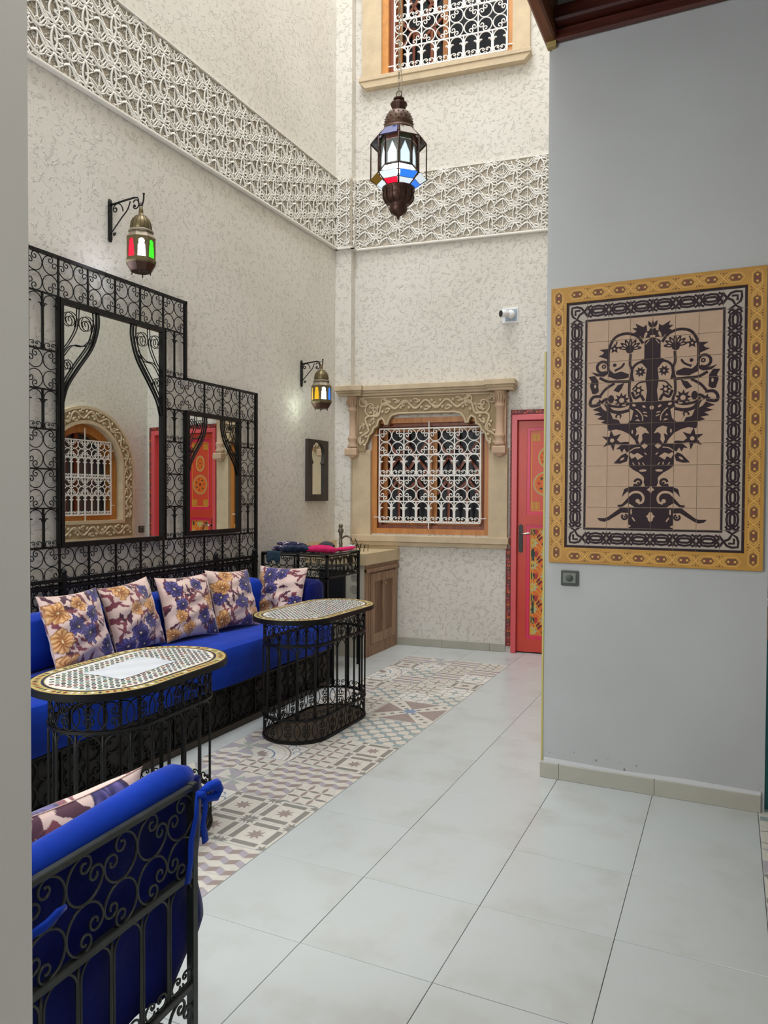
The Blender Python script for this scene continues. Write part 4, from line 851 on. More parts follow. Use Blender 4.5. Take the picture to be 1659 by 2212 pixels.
def pendant(loc):
    t = thing('pendant_lantern', 'large octagonal Moroccan pendant lantern with coloured glass hanging over the courtyard', 'lantern', loc)
    u = .00252
    def Z(py): return (473-py)*u
    oc = dict(ph=R(24.1), smooth=False)
    # crown, dome, roof
    b = MB().lathe([(.012, Z(216)), (.030, Z(217)), (.030, Z(220)), (.018, Z(222)), (.044, Z(227)), (.046, Z(230)), (.030, Z(243)), (.032, Z(245))], 12, smooth=False); b.build('crown', M_BRZ, t)
    b = MB().lathe([(.034, Z(244)), (.058, Z(249)), (.072, Z(259)), (.078, Z(270)), (.080, Z(276)), (.077, Z(278)), (.084, Z(284)), (.092, Z(289))], 32)
    for k in range(16):
        for j, (r_, pz) in enumerate(((.066, 254), (.076, 263), (.080, 271))):
            a = (k+.5*(j % 2))*PI/8; b.lathe([(.0, 0), (.005, .003), (0, .006)], 5, (r_*math.cos(a), r_*math.sin(a), Z(pz)-.003))
    b.build('pierced_dome', mat('pierced_bronze', '5c4436', .45, .5, var=.5, vscale=120), t)
    cosv = lambda r_, a: Vector((r_*math.cos(a), r_*math.sin(a), 0))
    ph = oc['ph']; lev = dict(top=(.098, Z(291)), cage=(.150, Z(314)), cb=(.150, Z(390)), low=(.074, Z(410)), it=(.100, Z(302)), ib=(.100, Z(368)))
    MB().lathe([(.086, Z(287)), (.100, Z(292))], 8, caps=False, **oc).build('roof_ring', mat('rosy_tin', '8f6a5c', .4, .5), t)
    seq = ['blue', 'smoke', 'copper', 'smoke', 'grey', 'copper', 'grey', 'grey']; sl = ['white', 'blue', 'clear', 'clear', 'yellow', 'clear', 'yellow', 'yellow']; low2 = ['red', 'white', 'blue', 'clear', 'clear', 'clear', 'clear', 'clear']
    def quad(name, p, mt, parent=t, th=.002):
        c = sum((Vector(x) for x in p), Vector())/4; n = (Vector(p[1])-Vector(p[0])).cross(Vector(p[3])-Vector(p[0])).normalized()*th
        b = MB(); vs = [tuple(Vector(x)) for x in p]+[tuple(Vector(x)+n) for x in p]; b.add(vs, [(0,1,2,3), (7,6,5,4), (0,4,5,1), (1,5,6,2), (2,6,7,3), (3,7,4,0)]); return b.build(name, mt, parent)
    def P_(r_, z, a, s_=0): v = cosv(r_, a); return (v.x, v.y, z)
    order = {}
    for i in range(8):
        a, a2 = ph+i*PI/4, ph+(i+1)*PI/4; ix = int(round(((a+PI/8)-R(-88.5))/(PI/4))) % 8
        # slanted roof glass from top ring to cage ring
        r1, z1 = lev['top']; r0, z0 = lev['cage']; m_ = .06
        quad('roof_glass', [P_(r0, z0, a+m_), P_(r0, z0, a2-m_), P_(r1, z1, a2-m_), P_(r1, z1, a+m_)], OFF[seq[ix]])
        r0, z0 = lev['cb']; r1, z1 = lev['low']; rm_, zm = r0+(r1-r0)*.45, z0+(z1-z0)*.45
        quad('sloping_glass', [P_(rm_, zm, a+m_), P_(rm_, zm, a2-m_), P_(r0, z0, a2-m_), P_(r0, z0, a+m_)], SOFT if sl[ix] in ('white', 'clear') else OFF['amber'] if sl[ix] == 'yellow' else PANE[sl[ix]])
        quad('lower_glass', [P_(r1, z1, a+m_), P_(r1, z1, a2-m_), P_(rm_, zm-.004, a2-m_), P_(rm_, zm-.004, a+m_)], SOFT if low2[ix] in ('white', 'clear') else PANE[low2[ix]])
        # inner body window with a pointed opening
        r_, z0, z1 = .098, lev['ib'][1], lev['it'][1]; p, q = cosv(r_, a), cosv(r_, a2); d = (q-p).normalized(); wd = (q-p).length; n = Vector((d.y, -d.x, 0)); hh = z1-z0
        M_ = Matrix(((d.x, -n.x, 0, p.x), (d.y, -n.y, 0, p.y), (0, 0, 1, z0), (0, 0, 0, 1)))
        hole = [(wd*.14, hh*.06), (wd*.86, hh*.06), (wd*.86, hh*.38), (wd*.66, hh*.58), (wd*.5, hh*.74), (wd*.34, hh*.58), (wd*.14, hh*.38)]
        pl = MB().prism([(0, 0), (wd, 0), (wd, hh*.78), (0, hh*.78)], 0, .003, holes=[hole[::-1]]).build('inner_panel', mat('pierced_tin', '8f9088', .4, .5, var=.6, vscale=200), t); pl.matrix_local = M_
        MB().prism(hole, .004, .006).build('inner_pane', emit('frosted_lit_glass', 'd6eaf6', .75, 'c0ccd2'), pl)
        x = MB().prism([(0, hh*.80), (wd, hh*.80), (wd, hh), (0, hh)], 0, .003).build('upper_pane', OFF['olive' if ix % 2 else 'copper'], t); x.matrix_local = M_
    b = MB()
    for i in range(8):
        a = ph+i*PI/4
        for q in ([('top',), ('cage',), ('cb',), ('low',)],):
            pts = [P_(*lev[k[0]], a) for k in q]
            for j in range(3): b.tube([pts[j], pts[j+1]], .0038, 4)
        for L_ in ('top', 'cage', 'cb', 'low', 'it', 'ib'): b.tube([P_(*lev[L_], a), P_(*lev[L_], a+PI/4)], .0035, 4)
        b.tube([P_(.1, lev['ib'][1], a), P_(.1, lev['it'][1], a)], .004, 4); b.tube([P_(.1, lev['ib'][1], a), P_(.15, lev['cb'][1], a)], .003, 4)
        rm_, zm = .15+(.074-.15)*.45, lev['cb'][1]+(lev['low'][1]-lev['cb'][1])*.45; b.tube([P_(rm_, zm, a), P_(rm_, zm, a+PI/4)], .003, 4)
    b.build('cage', M_BRZ, t)
    b = MB().lathe([(.074, Z(405)), (.090, Z(408)), (.088, Z(412)), (.078, Z(416)), (.082, Z(424)), (.078, Z(432)), (.060, Z(440)), (.050, Z(441)), (.048, Z(446)), (.050, Z(452)), (.042, Z(459)), (.020, Z(464)), (.010, Z(466)), (.006, Z(472)), (.0, Z(474))][::-1], 24)
    for k in range(12): a = k*PI/6; b.tube([(r_*math.cos(a), r_*math.sin(a), Z(p)) for r_, p in ((.088, 411), (.081, 417), (.085, 424), (.080, 433), (.062, 440))], .003, 4)
    b.build('base_bowl', M_BRZ, t)
    me = MB().lathe([(.0, 0), (.02, .005), (.032, .04), (.032, .06), (.012, .09), (0, .095)], 12).mesh('bulb', emit('lamp_bulb', 'f2faff', 14)); put('bulb', me, t, loc=(0, 0, Z(372)))
    MB().tube([(.016*math.cos(a), 0, Z(207)+.016*math.sin(a)) for a in np.linspace(0, 2*PI, 17)[:-1]], .0022, 5, True).build('hanging_ring', M_BRZ, t)
    b = MB()
    for k in range(60): 
        z = Z(201)+k*.028+.0; e = k % 2
        b.tube([(.006*math.cos(x)*(1-e), .006*math.cos(x)*e, z+.017*math.sin(x)) for x in np.linspace(0, 2*PI, 11)[:-1]], .0016, 4, True)
    b.build('chain', mat('dull_chain', '8c8674', .45, .7), t)
    MB().tube([(.012+.006*math.sin(k*.9), .005*math.cos(k*.7), Z(214)+k*.045) for k in range(42)], .0028, 5).build('cord', mat('pale_cord', 'a9a08c', .7), t)
pendant((.020, 1.695, 2.914))

# ------------------------------------------------------------------ iron mirror screen on the left wall (local x = world Y)
MS = thing('mirror_screen', 'large stepped black wrought iron screen holding two mirrors on the left wall', 'mirror screen', (XL, 0, 0), PI/2)
YM = -.028; TR = .0030; CW = .2125
xs0 = .812
def mcell(kind, cx, cz, cw, ch):
    if kind == 's': cell4(MS, cx, cz, cw, ch, TR, M_IR, YM)
    else: iron_panel_arch(MS, cx, cz-ch/2, cw, ch, TR, M_IR, YM)
bl = []
for k in range(6): mcell('s', xs0+CW*(k+.5), 2.637, CW, .212)
for k in range(1, 6): bl.append((xs0+CW*k, 2.53, xs0+CW*k, 2.745, .008))
z = 2.53; rows = [('a', .312), ('s', .218), ('a', .22), ('s', .22), ('s', .22), ('a', .22)]
for kind, h in rows:
    for cx in (xs0+CW/2, 1.984): mcell(kind, cx, z-h/2, CW-.006, h)
    for x0, x1 in ((xs0, 1.02), (1.88, 2.088)):
        bl.append((x0, z, x1, z, .009))
        if kind == 'a': bl.append(((x0+x1)/2, z, (x0+x1)/2, z-h, .008))
    z -= h
ZB = z
for k in range(4): mcell('s', 2.090+.2115*(k+.5), 2.115, .2115, .208); bl.append((2.090+.2115*(k+1), 2.01, 2.090+.2115*(k+1), 2.222, .008))
z = 2.005
for kind, h in [('a', .215), ('s', .22), ('s', .22), ('a', .23)]:
    mcell(kind, 2.833, z-h/2, .20, h); bl.append((2.73, z, 2.936, z, .009))
    if kind == 'a': bl.append((2.833, z, 2.833, z-h, .010))
    z -= h
for k in range(10):
    for zz in (1.013, .80): mcell('s', xs0+CW*(k+.5), zz, CW, .205)
    if k: bl.append((xs0+CW*k, ZB, xs0+CW*k, .70, .009))
bl += [(xs0, .905, 2.936, .905, .010), (xs0, ZB, 2.936, ZB, .012), (xs0, .695, 2.936, .695, .014)]
bars(MS, bl, M_IR, YM, .006)
bars(MS, [(xs0, 2.748, 2.10, 2.748, .017), (xs0, .69, xs0, 2.758, .018), (2.092, 2.215, 2.092, 2.758, .017), (2.085, 2.224, 2.947, 2.224, .016), (2.938, .69, 2.938, 2.232, .018), (1.885, 1.12, 1.885, 2.53, .012), (1.022, 1.12, 1.022, 2.53, .012)], M_IR, YM-.002, .012, 'outer_bar')
def mirror(x0, z0, x1, z1, ww):
    t = .030
    MB().prism([(x0, z0), (x1, z0), (x1, z1), (x0, z1)], YM-.014, YM+.022, holes=[[(x0+t, z0+t), (x0+t, z1-t), (x1-t, z1-t), (x1-t, z0+t)]]).build('mirror_frame', M_IR, MS)
    MB().box((x0+t*.5, YM+.004, z0+t*.5), (x1-t*.5, YM+.012, z1-t*.5)).build('mirror_pane', M_MIR, MS)
    hh = ww*2.05
    for s_, xa in ((1, x0+t), (-1, x1-t)):
        b = MB(); zt = z1-t
        f = lambda p: [(xa+s_*x*ww, YM-.006, zt-zz*hh) for x, zz in p]
        b.tube(f(spline([(1.0, 0), (1.0, .16), (.82, .40), (.42, .66), (.13, .86), (0, 1.04)], 8)), .0065, 5)
        b.tube(f(spline([(.90, 0), (.90, .15), (.73, .37), (.34, .62), (.06, .82), (0, .92)], 8)), .0045, 5)
        b.tube(f(spline([(0, .56), (.26, .42), (.58, .40), (.84, .30)], 6)), .0035, 5); b.tube(f(spline([(0, .50), (.20, .38), (.40, .20), (.44, .0)], 6)), .0035, 5)
        for cx, cz, q in ((.2, .15, .18), (.66, .16, .19), (.12, .64, .12)):
            for k_ in (1.15,): b.tube([(xa+s_*(cx*ww+q*ww*k_*(1-.75*i/26)*math.cos(-.6+.42*i)), YM-.006, zt-cz*hh+q*ww*k_*(1-.75*i/26)*math.sin(-.6+.42*i)) for i in range(27)], .0028, 4)
        b.build('corner_scrollwork', M_IR, MS)
mirror(1.022, 1.115, 1.885, 2.528, .26); mirror(2.098, 1.135, 2.728, 2.008, .19)

# small arched mirror near the far corner
sm = thing('arched_mirror', 'small dark wooden mirror with a keyhole arch near the far corner', 'mirror', (XL, 3.93, 1.37), PI/2)
M_DW = wood('dark_mirror_wood', '221c18', '322a24', '42382f', .5)
hole = [(-.108, .06), (.108, .06), (.108, .335)]+arc(0, .425, .118, -.75, PI+.75, 16)+[(-.108, .335)]
MB().prism([(-.185, 0), (.185, 0), (.185, .56), (-.185, .56)], -.03, 0, holes=[hole[::-1]]).build('carved_frame', M_DW, sm, bevel=0)
MB().box((-.13, -.012, .04), (.13, -.008, .55)).build('mirror_pane', M_MIR, sm)

# ------------------------------------------------------------------ sofa bench along the left wall
def pad(name, a, c, m, parent, bev=.05, puff=.012, seed=0, label=None):
    """upholstered block: subdivided rounded box with slight puffs"""
    rs = np.random.RandomState(seed); x0, y0, z0 = a; x1, y1, z1 = c; nx, ny, nz = [max(3, min(60, int(abs(p-q)/.05))) for p, q in zip(a, c)]
    b = MB(); me = None
    def face(o_, u, v, nu, nv):
        vs = []; fs = []
        for i in range(nu+1):
            for j in range(nv+1): vs.append(np.array(o_)+np.array(u)*i/nu+np.array(v)*j/nv)
        for i in range(nu):
            for j in range(nv): k = i*(nv+1)+j; fs.append((k, k+nv+1, k+nv+2, k+1))
        return np.array(vs), fs
    X, Y, Z = x1-x0, y1-y0, z1-z0; allv = []
    for o_, u, v, nu, nv in (((x0,y0,z0),(0,Y,0),(X,0,0),ny,nx), ((x0,y0,z1),(X,0,0),(0,Y,0),nx,ny), ((x0,y0,z0),(X,0,0),(0,0,Z),nx,nz), ((x0,y1,z0),(0,0,Z),(X,0,0),nz,nx), ((x0,y0,z0),(0,0,Z),(0,Y,0),nz,ny), ((x1,y0,z0),(0,Y,0),(0,0,Z),ny,nz)):
        vs, fs = face(o_, u, v, nu, nv)
        lo = np.array([x0, y0, z0])+bev; hi = np.array([x1, y1, z1])-bev; lo2, hi2 = np.minimum(lo, hi), np.maximum(lo, hi)
        core = np.clip(vs, lo2, hi2); d = vs-core; L = np.linalg.norm(d, axis=1, keepdims=True); vs = core+d/np.maximum(L, 1e-9)*np.minimum(bev, np.maximum(L, bev))
        w_ = puff*(np.sin(vs[:, :1]*9+seed)+np.sin(vs[:, 1:2]*7+seed*2)+np.sin(vs[:, 2:]*11+seed*3+vs[:, 1:2]*5))/2; vs = vs+d/np.maximum(L, 1e-9)*w_
        b.add(vs, fs, 0, True)
    return b.build(name, m, parent, label=label)
SF = thing('built_in_sofa', 'long black sofa base with scroll panels and an iron rail along the left wall', 'sofa')
Y0s, Y1s = -.35, 2.915
MB().box((-1.74, Y0s, 0), (-1.065, Y1s, .27)).build('base_box', mat('black_brown_board', '1c1a17', .6), SF)
MB().box((-1.07, Y0s, 0), (-1.035, Y1s, .035), 0, .004).build('plinth', mat('brown_plinth', '3a3026', .6), SF)
bars(SF, [], M_IR)
fbm = scroll_mesh(.056, .0045, mat('dull_black_scrollwork', '2b2822', .6, .3), 5)
for k in range(13):
    yc = Y0s+.25*(k+.5)
    for qx in (-1, 1):
        for qz in (-1, 1): put('scroll', fbm, SF, mw=Matrix.Translation((-1.058, yc+qx*.058, .155+qz*.055)) @ Matrix.Rotation(PI/2, 4, 'Z') @ rot_y(math.atan2(qz, qx)))
b = MB()
for z_ in (.04, .265): b.box((-1.062, Y0s, z_-.005), (-1.05, Y1s, z_+.005))
for k in range(14): b.box((-1.062, Y0s+.25*k-.004, .04), (-1.05, Y0s+.25*k+.004, .265))
b.build('base_rails', M_IR, SF)
tag(pad('seat_mattress', (-1.72, Y0s, .272), (-1.0, Y1s-.06, .525), M_BLUE, None, .05, .006, 1), 'long royal blue velvet mattress on the built-in sofa base', 'mattress')
for y0, y1, sd in ((Y0s, 1.02, 2), (1.02, 2.42, 5)):
    tag(pad('back_bolster', (-1.70, y0+.002, .522), (-1.46, y1-.002, .80), M_BLUE, None, .075, .008, sd), 'blue velvet back bolster behind the two cushions nearest the camera' if sd == 2 else 'blue velvet back bolster behind the third and fourth cushions', 'bolster', 'blue back bolsters')
tag(pad('back_bolster', (-1.70, 2.422, .522), (-1.44, 2.62, .815), M_BLUE, None, .08, .006, 7), 'short blue velvet corner bolster at the far end of the sofa back', 'bolster', 'blue back bolsters')
tag(pad('arm_bolster', (-1.62, 2.63, .522), (-1.08, 2.90, .80), M_BLUESH, None, .08, .01, 9), 'dark blue velvet arm bolster across the far end of the sofa', 'bolster')
# iron rail behind
RX = -1.745
rb = MB(); b = MB()
for z_, d in ((.935, .010), (.893, .008), (.52, .008)): MB().box((RX-.008, Y0s, z_-d), (RX+.010, 2.92, z_+d)).build('rail', M_IR, SF)
for yy in (-.32, 1.03, 2.40, 2.88):
    b = MB().box((RX-.013, yy-.013, 0), (RX+.013, yy+.013, .965)); b.lathe([(.006, 0), (.017, .012), (.017, .022), (.006, .036), (0, .04)], 10, (RX, yy, .962)); b.build('post', M_IR, SF)
rm_ = MB().tube([(0, .019*math.cos(a), .019*math.sin(a)) for a in np.linspace(0, 2*PI, 15)[:-1]], .003, 4, True).mesh('ring', M_IR)
for k in range(38): put('ring', rm_, SF, loc=(RX, Y0s+.05+.085*k, .914))
fm = scroll_mesh(.048, .0042, M_IR, 5)
for k in range(14):
    yc = Y0s+.232*(k+.5)
    for qx in (-1, 1):
        for qz in (-1, 1): put('scroll', fm, SF, mw=Matrix.Translation((RX, yc+qx*.056, .79+qz*.05)) @ Matrix.Rotation(PI/2, 4, 'Z') @ rot_y(math.atan2(qz, qx)+PI))
b = MB()
for k in range(14):
    yc = Y0s+.232*k; b.tube([(RX, yc, .53), (RX, yc, .89)], .006, 5)
    for s_ in (-1, 1): b.tube([(RX, yc+.116+s_*.075*math.sin(PI*i/12), .69+.2*i/12) for i in range(13)], .0045, 5)
b.build('curved_bars', M_IR, SF)

# ------------------------------------------------------------------ flowered cushions
def floral(U, V, seed):
    """flower print colours on u,v in -1..1"""
    rs = np.random.RandomState(seed); n = U.shape; col = np.zeros(n+(3,)); col[:] = lin('d8bcb2')[:3]
    def blend(mask, c): col[:] = col*(1-mask[..., None])+np.array(c)*mask[..., None]
    blend(np.clip(.5+.5*np.sin(U*5+V*3+seed)*np.sin(V*6-U*2), 0, 1)*.35, lin('e6d2c6')[:3])
    bur, dkb = lin('7a3a46')[:3], lin('4c2236')[:3]
    for k in range(52):
        cx, cy, a, L, W_ = rs.uniform(-1, 1), rs.uniform(-1, 1), rs.uniform(0, PI), rs.uniform(.14, .34), rs.uniform(.035, .08)
        x = (U-cx)*np.cos(a)+(V-cy)*np.sin(a); y = -(U-cx)*np.sin(a)+(V-cy)*np.cos(a)+.25*(x**2)/L
        m = (np.abs(y) < W_*(1-np.abs(x/L)**1.5)*(1+.25*np.sin(x*40))) & (np.abs(x) < L); blend(m*1.0, bur if k % 3 else dkb)
    fl = []; tries = 0
    while len(fl) < 9 and tries < 900:
        tries += 1; c = (rs.uniform(-.95, .95), rs.uniform(-.95, .95)); r_ = rs.uniform(.23, .37)
        if all(math.hypot(c[0]-f[0], c[1]-f[1]) > (r_+f[2])*.70 for f in fl): fl.append((*c, r_))
    for k, (cx, cy, r_) in enumerate(fl):
        ph = rs.uniform(0, 6); npet = 5 if k % 2 else 6; st = rs.uniform(.75, 1.25); ta = rs.uniform(0, 3)
        dx, dy = U-cx, V-cy; dx, dy = dx*math.cos(ta)+dy*math.sin(ta), (-dx*math.sin(ta)+dy*math.cos(ta))*st
        dx = dx+.03*np.sin(dy*14+k); dy = dy+.03*np.sin(dx*13+k*2); rr = np.hypot(dx, dy); an = np.arctan2(dy, dx)
        pet = np.abs(np.cos(npet/2*(an-ph)+.5*np.sin(rr*9))); edge = r_*(.74+.26*pet**.7+.05*np.sin(an*13+seed)+.03*np.sin(an*23+k))
        t = np.clip(rr/np.maximum(edge, 1e-3), 0, 1.01); m = t < 1
        if k % 5 in (0, 2, 4): c0, c1, c2 = [lin(x)[:3] for x in ('120f30', '352c6c', '6f64a6')]
        else: c0, c1, c2 = [lin(x)[:3] for x in ('6e3014', 'c78a4c', 'ebc894')]
        fold = .5+.5*np.sin(an*npet*2+np.sin(rr*22+k)*2.2+rr*16); f = np.clip(t*.85+.5*(fold-.55), 0, 1)
        c = np.where((f < .45)[..., None], np.array(c0)+(np.array(c1)-np.array(c0))*f[..., None]/.45, np.array(c1)+(np.array(c2)-np.array(c1))*(f[..., None]-.45)/.55)
        dk_ = ((t > .90) | ((pet < .10) & (t > .3))) & m; c = np.where(dk_[..., None], np.array(c0)*.5+np.array(c1)*.5, c)
        col[m] = c[m]; blend((rr < r_*.10)*1.0, np.array(lin('e6d0a0')[:3]))
    return col
M_FAB = vcol('flowered_fabric')
def pillow(label, loc, yaw_, lean, size=.42, seed=1, N=120, thick=.075, group='flowered cushions', roll_=0):
    u = np.linspace(-1, 1, N); U, V = np.meshgrid(u, u, indexing='ij'); hs = size/2
    rs = np.random.RandomState(seed)
    def side(sg):
        e = np.maximum(1-np.abs(U)**2.6, 0)**.55*np.maximum(1-np.abs(V)**2.6, 0)**.55
        wr = .004*np.sin(U*7+V*5+seed)*e+.003*np.sin(V*13-U*4+seed*2)*e
        X = hs*U*(1-.085*(1-V*V)); Zz = hs*V*(1-.085*(1-U*U)); return np.stack([X, sg*(thick*e+wr*1.5), Zz], -1)
    A, B = side(-1), side(1); vs = np.concatenate([A.reshape(-1, 3), B.reshape(-1, 3)]); fs = []
    I = np.arange(N*N).reshape(N, N); a, b_, c, d = I[:-1, :-1].ravel(), I[1:, :-1].ravel(), I[1:, 1:].ravel(), I[:-1, 1:].ravel()
    F = np.concatenate([np.stack([a, b_, c, d], 1), np.stack([a, d, c, b_], 1)+N*N])
    me = bpy.data.meshes.new('cushion'); me.from_pydata(vs.tolist(), [], F.tolist()); me.polygons.foreach_set('use_smooth', [True]*len(me.polygons)); me.materials.append(M_FAB)
    col = np.concatenate([floral(U, V, seed).reshape(-1, 3), floral(U, V, seed+50).reshape(-1, 3)]); at = me.color_attributes.new('Col', 'FLOAT_COLOR', 'POINT')
    at.data.foreach_set('color', np.concatenate([col, np.ones((len(col), 1))], 1).ravel()); me.update()
    o = bpy.data.objects.new('cushion', me); C.objects.link(o)
    o.matrix_world = Matrix.Translation(loc) @ Matrix.Rotation(yaw_, 4, 'Z') @ Matrix.Rotation(lean, 4, 'X') @ Matrix.Rotation(roll_, 4, 'Y')
    sm_ = MB(); 
    tag(o, label, 'cushion', group)
    pts = [(hs*x*(1-.085*(1-z*z)), 0, hs*z*(1-.085*(1-x*x))) for x, z in [(t, -1) for t in np.linspace(-1, 1, 16)]+[(1, t) for t in np.linspace(-1, 1, 16)][1:]+[(t, 1) for t in np.linspace(1, -1, 16)][1:]+[(-1, t) for t in np.linspace(1, -1, 16)][1:-1]]
    MB().tube(pts, .0018, 4, True).build('seam_piping', mat('dusty_rose_piping', 'b99a90', .8), o)
    return o
pillow('flowered cushion nearest the camera on the sofa, left end beside the pillar', (-1.405, .815, .715), PI/2+.06, R(-20), .41, 11)
pillow('second flowered cushion from the left, leaning on the blue sofa back', (-1.43, 1.235, .72), PI/2+.05, R(-17), .41, 23, roll_=R(-4))
pillow('third flowered cushion from the left, beside the cushion it half touches', (-1.385, 1.655, .725), PI/2-.20, R(-18), .40, 37)
pillow('fourth flowered cushion from the left, tilted towards the seat front', (-1.36, 2.085, .725), PI/2-.12, R(-21), .40, 41, roll_=R(4))
pillow('flowered cushion at the far end propped against the sofa arm', (-1.32, 2.60, .70), .06, R(-16), .40, 59)

# ------------------------------------------------------------------ oval mosaic tables
def stadium(w_, l_, t):
    """point at parameter t (0..1 by arc length) on a stadium of half width w_, half length l_ (along y), and outward normal angle"""
    st = 2*(l_-w_); P = 2*PI*w_+2*st; s_ = (t % 1)*P
    if s_ < st: return (w_, -st/2+s_), 0.0
    s_ -= st
    if s_ < PI*w_: a = s_/w_; return (w_*math.cos(a), st/2+w_*math.sin(a)), a
    s_ -= PI*w_
    if s_ < st: return (-w_, st/2-s_), PI
    s_ -= st; a = PI+s_/w_; return (w_*math.cos(a), -st/2+w_*math.sin(a)), a
def stad_poly(w_, l_, n=64): return [stadium(w_, l_, i/n)[0] for i in range(n)]
def oval_table(label, loc, W_, L_, bw, bl_, rz, paper=False):
    t = thing('mosaic_table', label, 'table', loc, rz, 'oval mosaic tables'); HT = .72; Pm = 2*PI*bw+4*(bl_-bw)
    def wr(s_, z): (x, y), _ = stadium(bw, bl_, s_/Pm); return (x, y, z)
    for z_, hh, in ((.008, .008), (.135, .005), (.560, .006), (.686, .006)):
        b = MB(); po, pi_ = stad_poly(bw+.007, bl_+.007, 72), stad_poly(bw-.007, bl_-.007, 72); n = 72
        vs = [(x, y, z_+dz) for lp in (po, pi_) for dz in (-hh, hh) for x, y in lp]; fs = []
        for i in range(n):
            j = (i+1) % n; fs += [(i, j, n+j, n+i), (2*n+j, 2*n+i, 3*n+i, 3*n+j), (n+i, n+j, 3*n+j, 3*n+i), (j, i, 2*n+i, 2*n+j)]
        b.add(vs, fs, 0, False).build('ring', M_IR, t)
    NC = 20; cw = Pm/NC
    bp = MB(); bp.prism([(x, y) for x, y in stad_poly(bw-.008, bl_-.008, 48)], 0, .004)
    me = bp.mesh('floor_plate', mat('rusty_plate', '75695a', .6, .4, var=.3)); put('floor_plate', me, t, mw=Matrix(((1,0,0,0),(0,0,1,0),(0,1,0,.006),(0,0,0,1))))
    for k in range(NC):
        for z0, h in ((.016, .115), (.566, .105)):
            for s_ in (-1, 1):
                b = MB(); cx = cw*(k+.5)+s_*cw*.235
                b.tube([wr(cx+s_*(-1)*x*h*.5*.80*-1*-1, z0+h/2+yy*h*.49) for x, yy in CS], .0028, 5); b.build('scroll', M_IR, t)
        b = MB(); arch_pts(cw, .41, .0034, b, f=lambda x, z: wr(cw*(k+.5)+x, .142+z), ticks=False); b.build('arch', M_IR, t)
        b = MB(); b.tube([wr(cw*k, z) for z in np.linspace(.14, .56, 6)], .0055, 6); b.build('upright', M_IR, t)
    # slab
    sl = MB(); sl.prism(stad_poly(W_, L_, 96), 0, .025); me = sl.mesh('slab', mat('black_slab_edge', '0a0a0c', .45, spec=.25)); M2 = Matrix(((1,0,0,0),(0,0,1,0),(0,1,0,HT-.0265),(0,0,0,1)))
    # (local x,z of the prism become x,y of the table)
    put('slab', me, t, mw=Matrix(((1,0,0,0),(0,0,1,0),(0,1,0,0),(0,0,0,1))) if 0 else M2)
    cols = ['f0efe8', '1d2a4a', '2c6a4a', '8a2a20', 'c9b472', '6aa0a0', '20202a']
    mats = [mat('mosaic_'+c, c, .25) for c in cols]; b = MB(); z = HT
    b.flat(stad_poly(W_-.003, L_-.003, 96), z-.0012, 6, 'xy'); b.flat(stad_poly(W_-.008, L_-.008, 96), z-.0008, 4, 'xy')
    rs = random.Random(3); nb = 90; Pm2 = 2*PI*(W_-.03)+4*(L_-W_)
    for k in range(nb):
        (x, y), a = stadium(W_-.028, L_-.028, (k+.5)/nb); (x2, y2), _ = stadium(W_-.028, L_-.028, (k+.78)/nb); tx, ty = x2-x, y2-y; nx_, ny_ = math.cos(a)*.013, math.sin(a)*.013
        b.flat([(x+tx, y+ty), (x+nx_, y+ny_), (x-tx, y-ty), (x-nx_, y-ny_)], z-.0002, rs.choice([3, 2, 1, 6, 3, 0]), 'xy')
    for w0, w1, mi, zz in ((.048, .058, 1, 0), (.058, .062, 4, .0)):
        po, pi_ = stad_poly(W_-w0, L_-w0, 96), stad_poly(W_-w1, L_-w1, 96)
        b.add([(x, y, z-.0001) for x, y in po+pi_], [(i, (i+1) % 96, 96+(i+1) % 96, 96+i) for i in range(96)], mi)
    iw, il = W_-.062, L_-.062; b.flat(stad_poly(iw, il, 96), z-.0003, 0, 'xy')
    p = .029
    for i in range(-12, 13):
        for j in range(-24, 25):
            x, y = i*p, j*p; yy = max(abs(y)-(il-iw), 0)
            if math.hypot(x, yy) > iw-.008: continue
            b.flat(star(x, y, .0108, 8, .66), z+.0003, rs.choice([1, 1, 6, 2, 3, 5]), 'xy'); b.flat(star(x, y, .0035, 4, .6), z+.0005, rs.choice([0, 0, 4, 5]), 'xy')
            if math.hypot(x+p/2, max(abs(y+p/2)-(il-iw), 0)) < iw-.006: b.flat(star(x+p/2, y+p/2, .0088, 4, .5), z+.0003, rs.choice([6, 1, 4, 3, 2, 6]), 'xy')
    mo = b.build('mosaic', mats, t); mo['kind'] = 'stuff'
    return t
oval_table('oval mosaic-topped iron table nearer the camera, with a white sheet on it', (-.515, .295, 0), .268, .445, .212, .365, R(3))
oval_table('oval mosaic-topped iron table farther away, standing on the patterned tiles', (-.645, 1.975, 0), .248, .49, .205, .412, R(-1))
b = MB(); vs = []; n = 14
for i in range(n+1):
    for j in range(n+1): u, v = i/n, j/n; vs.append((-.10+.20*u+.005*math.sin(v*6), -.165+.33*v+.006*math.sin(u*5), .7210+.0011*(1+math.sin(u*9+v*4)*math.sin(v*14))))
b.add(vs, [(i*(n+1)+j, (i+1)*(n+1)+j, (i+1)*(n+1)+j+1, i*(n+1)+j+1) for i in range(n) for j in range(n)], 0, True)
o = b.build('paper_sheet', mat('glossy_white_sheet', 'e2e8ee', .2)); o.location = (-.515, .275, 0); o.rotation_euler = (0, 0, R(3)); tag(o, 'crinkled white sheet lying on the nearer mosaic table', 'paper')

# ------------------------------------------------------------------ foreground bench seen from behind
BN = thing('iron_bench', 'iron-backed bench with blue velvet covers in the left foreground', 'bench', (.60, -.70, 0), R(93.5))
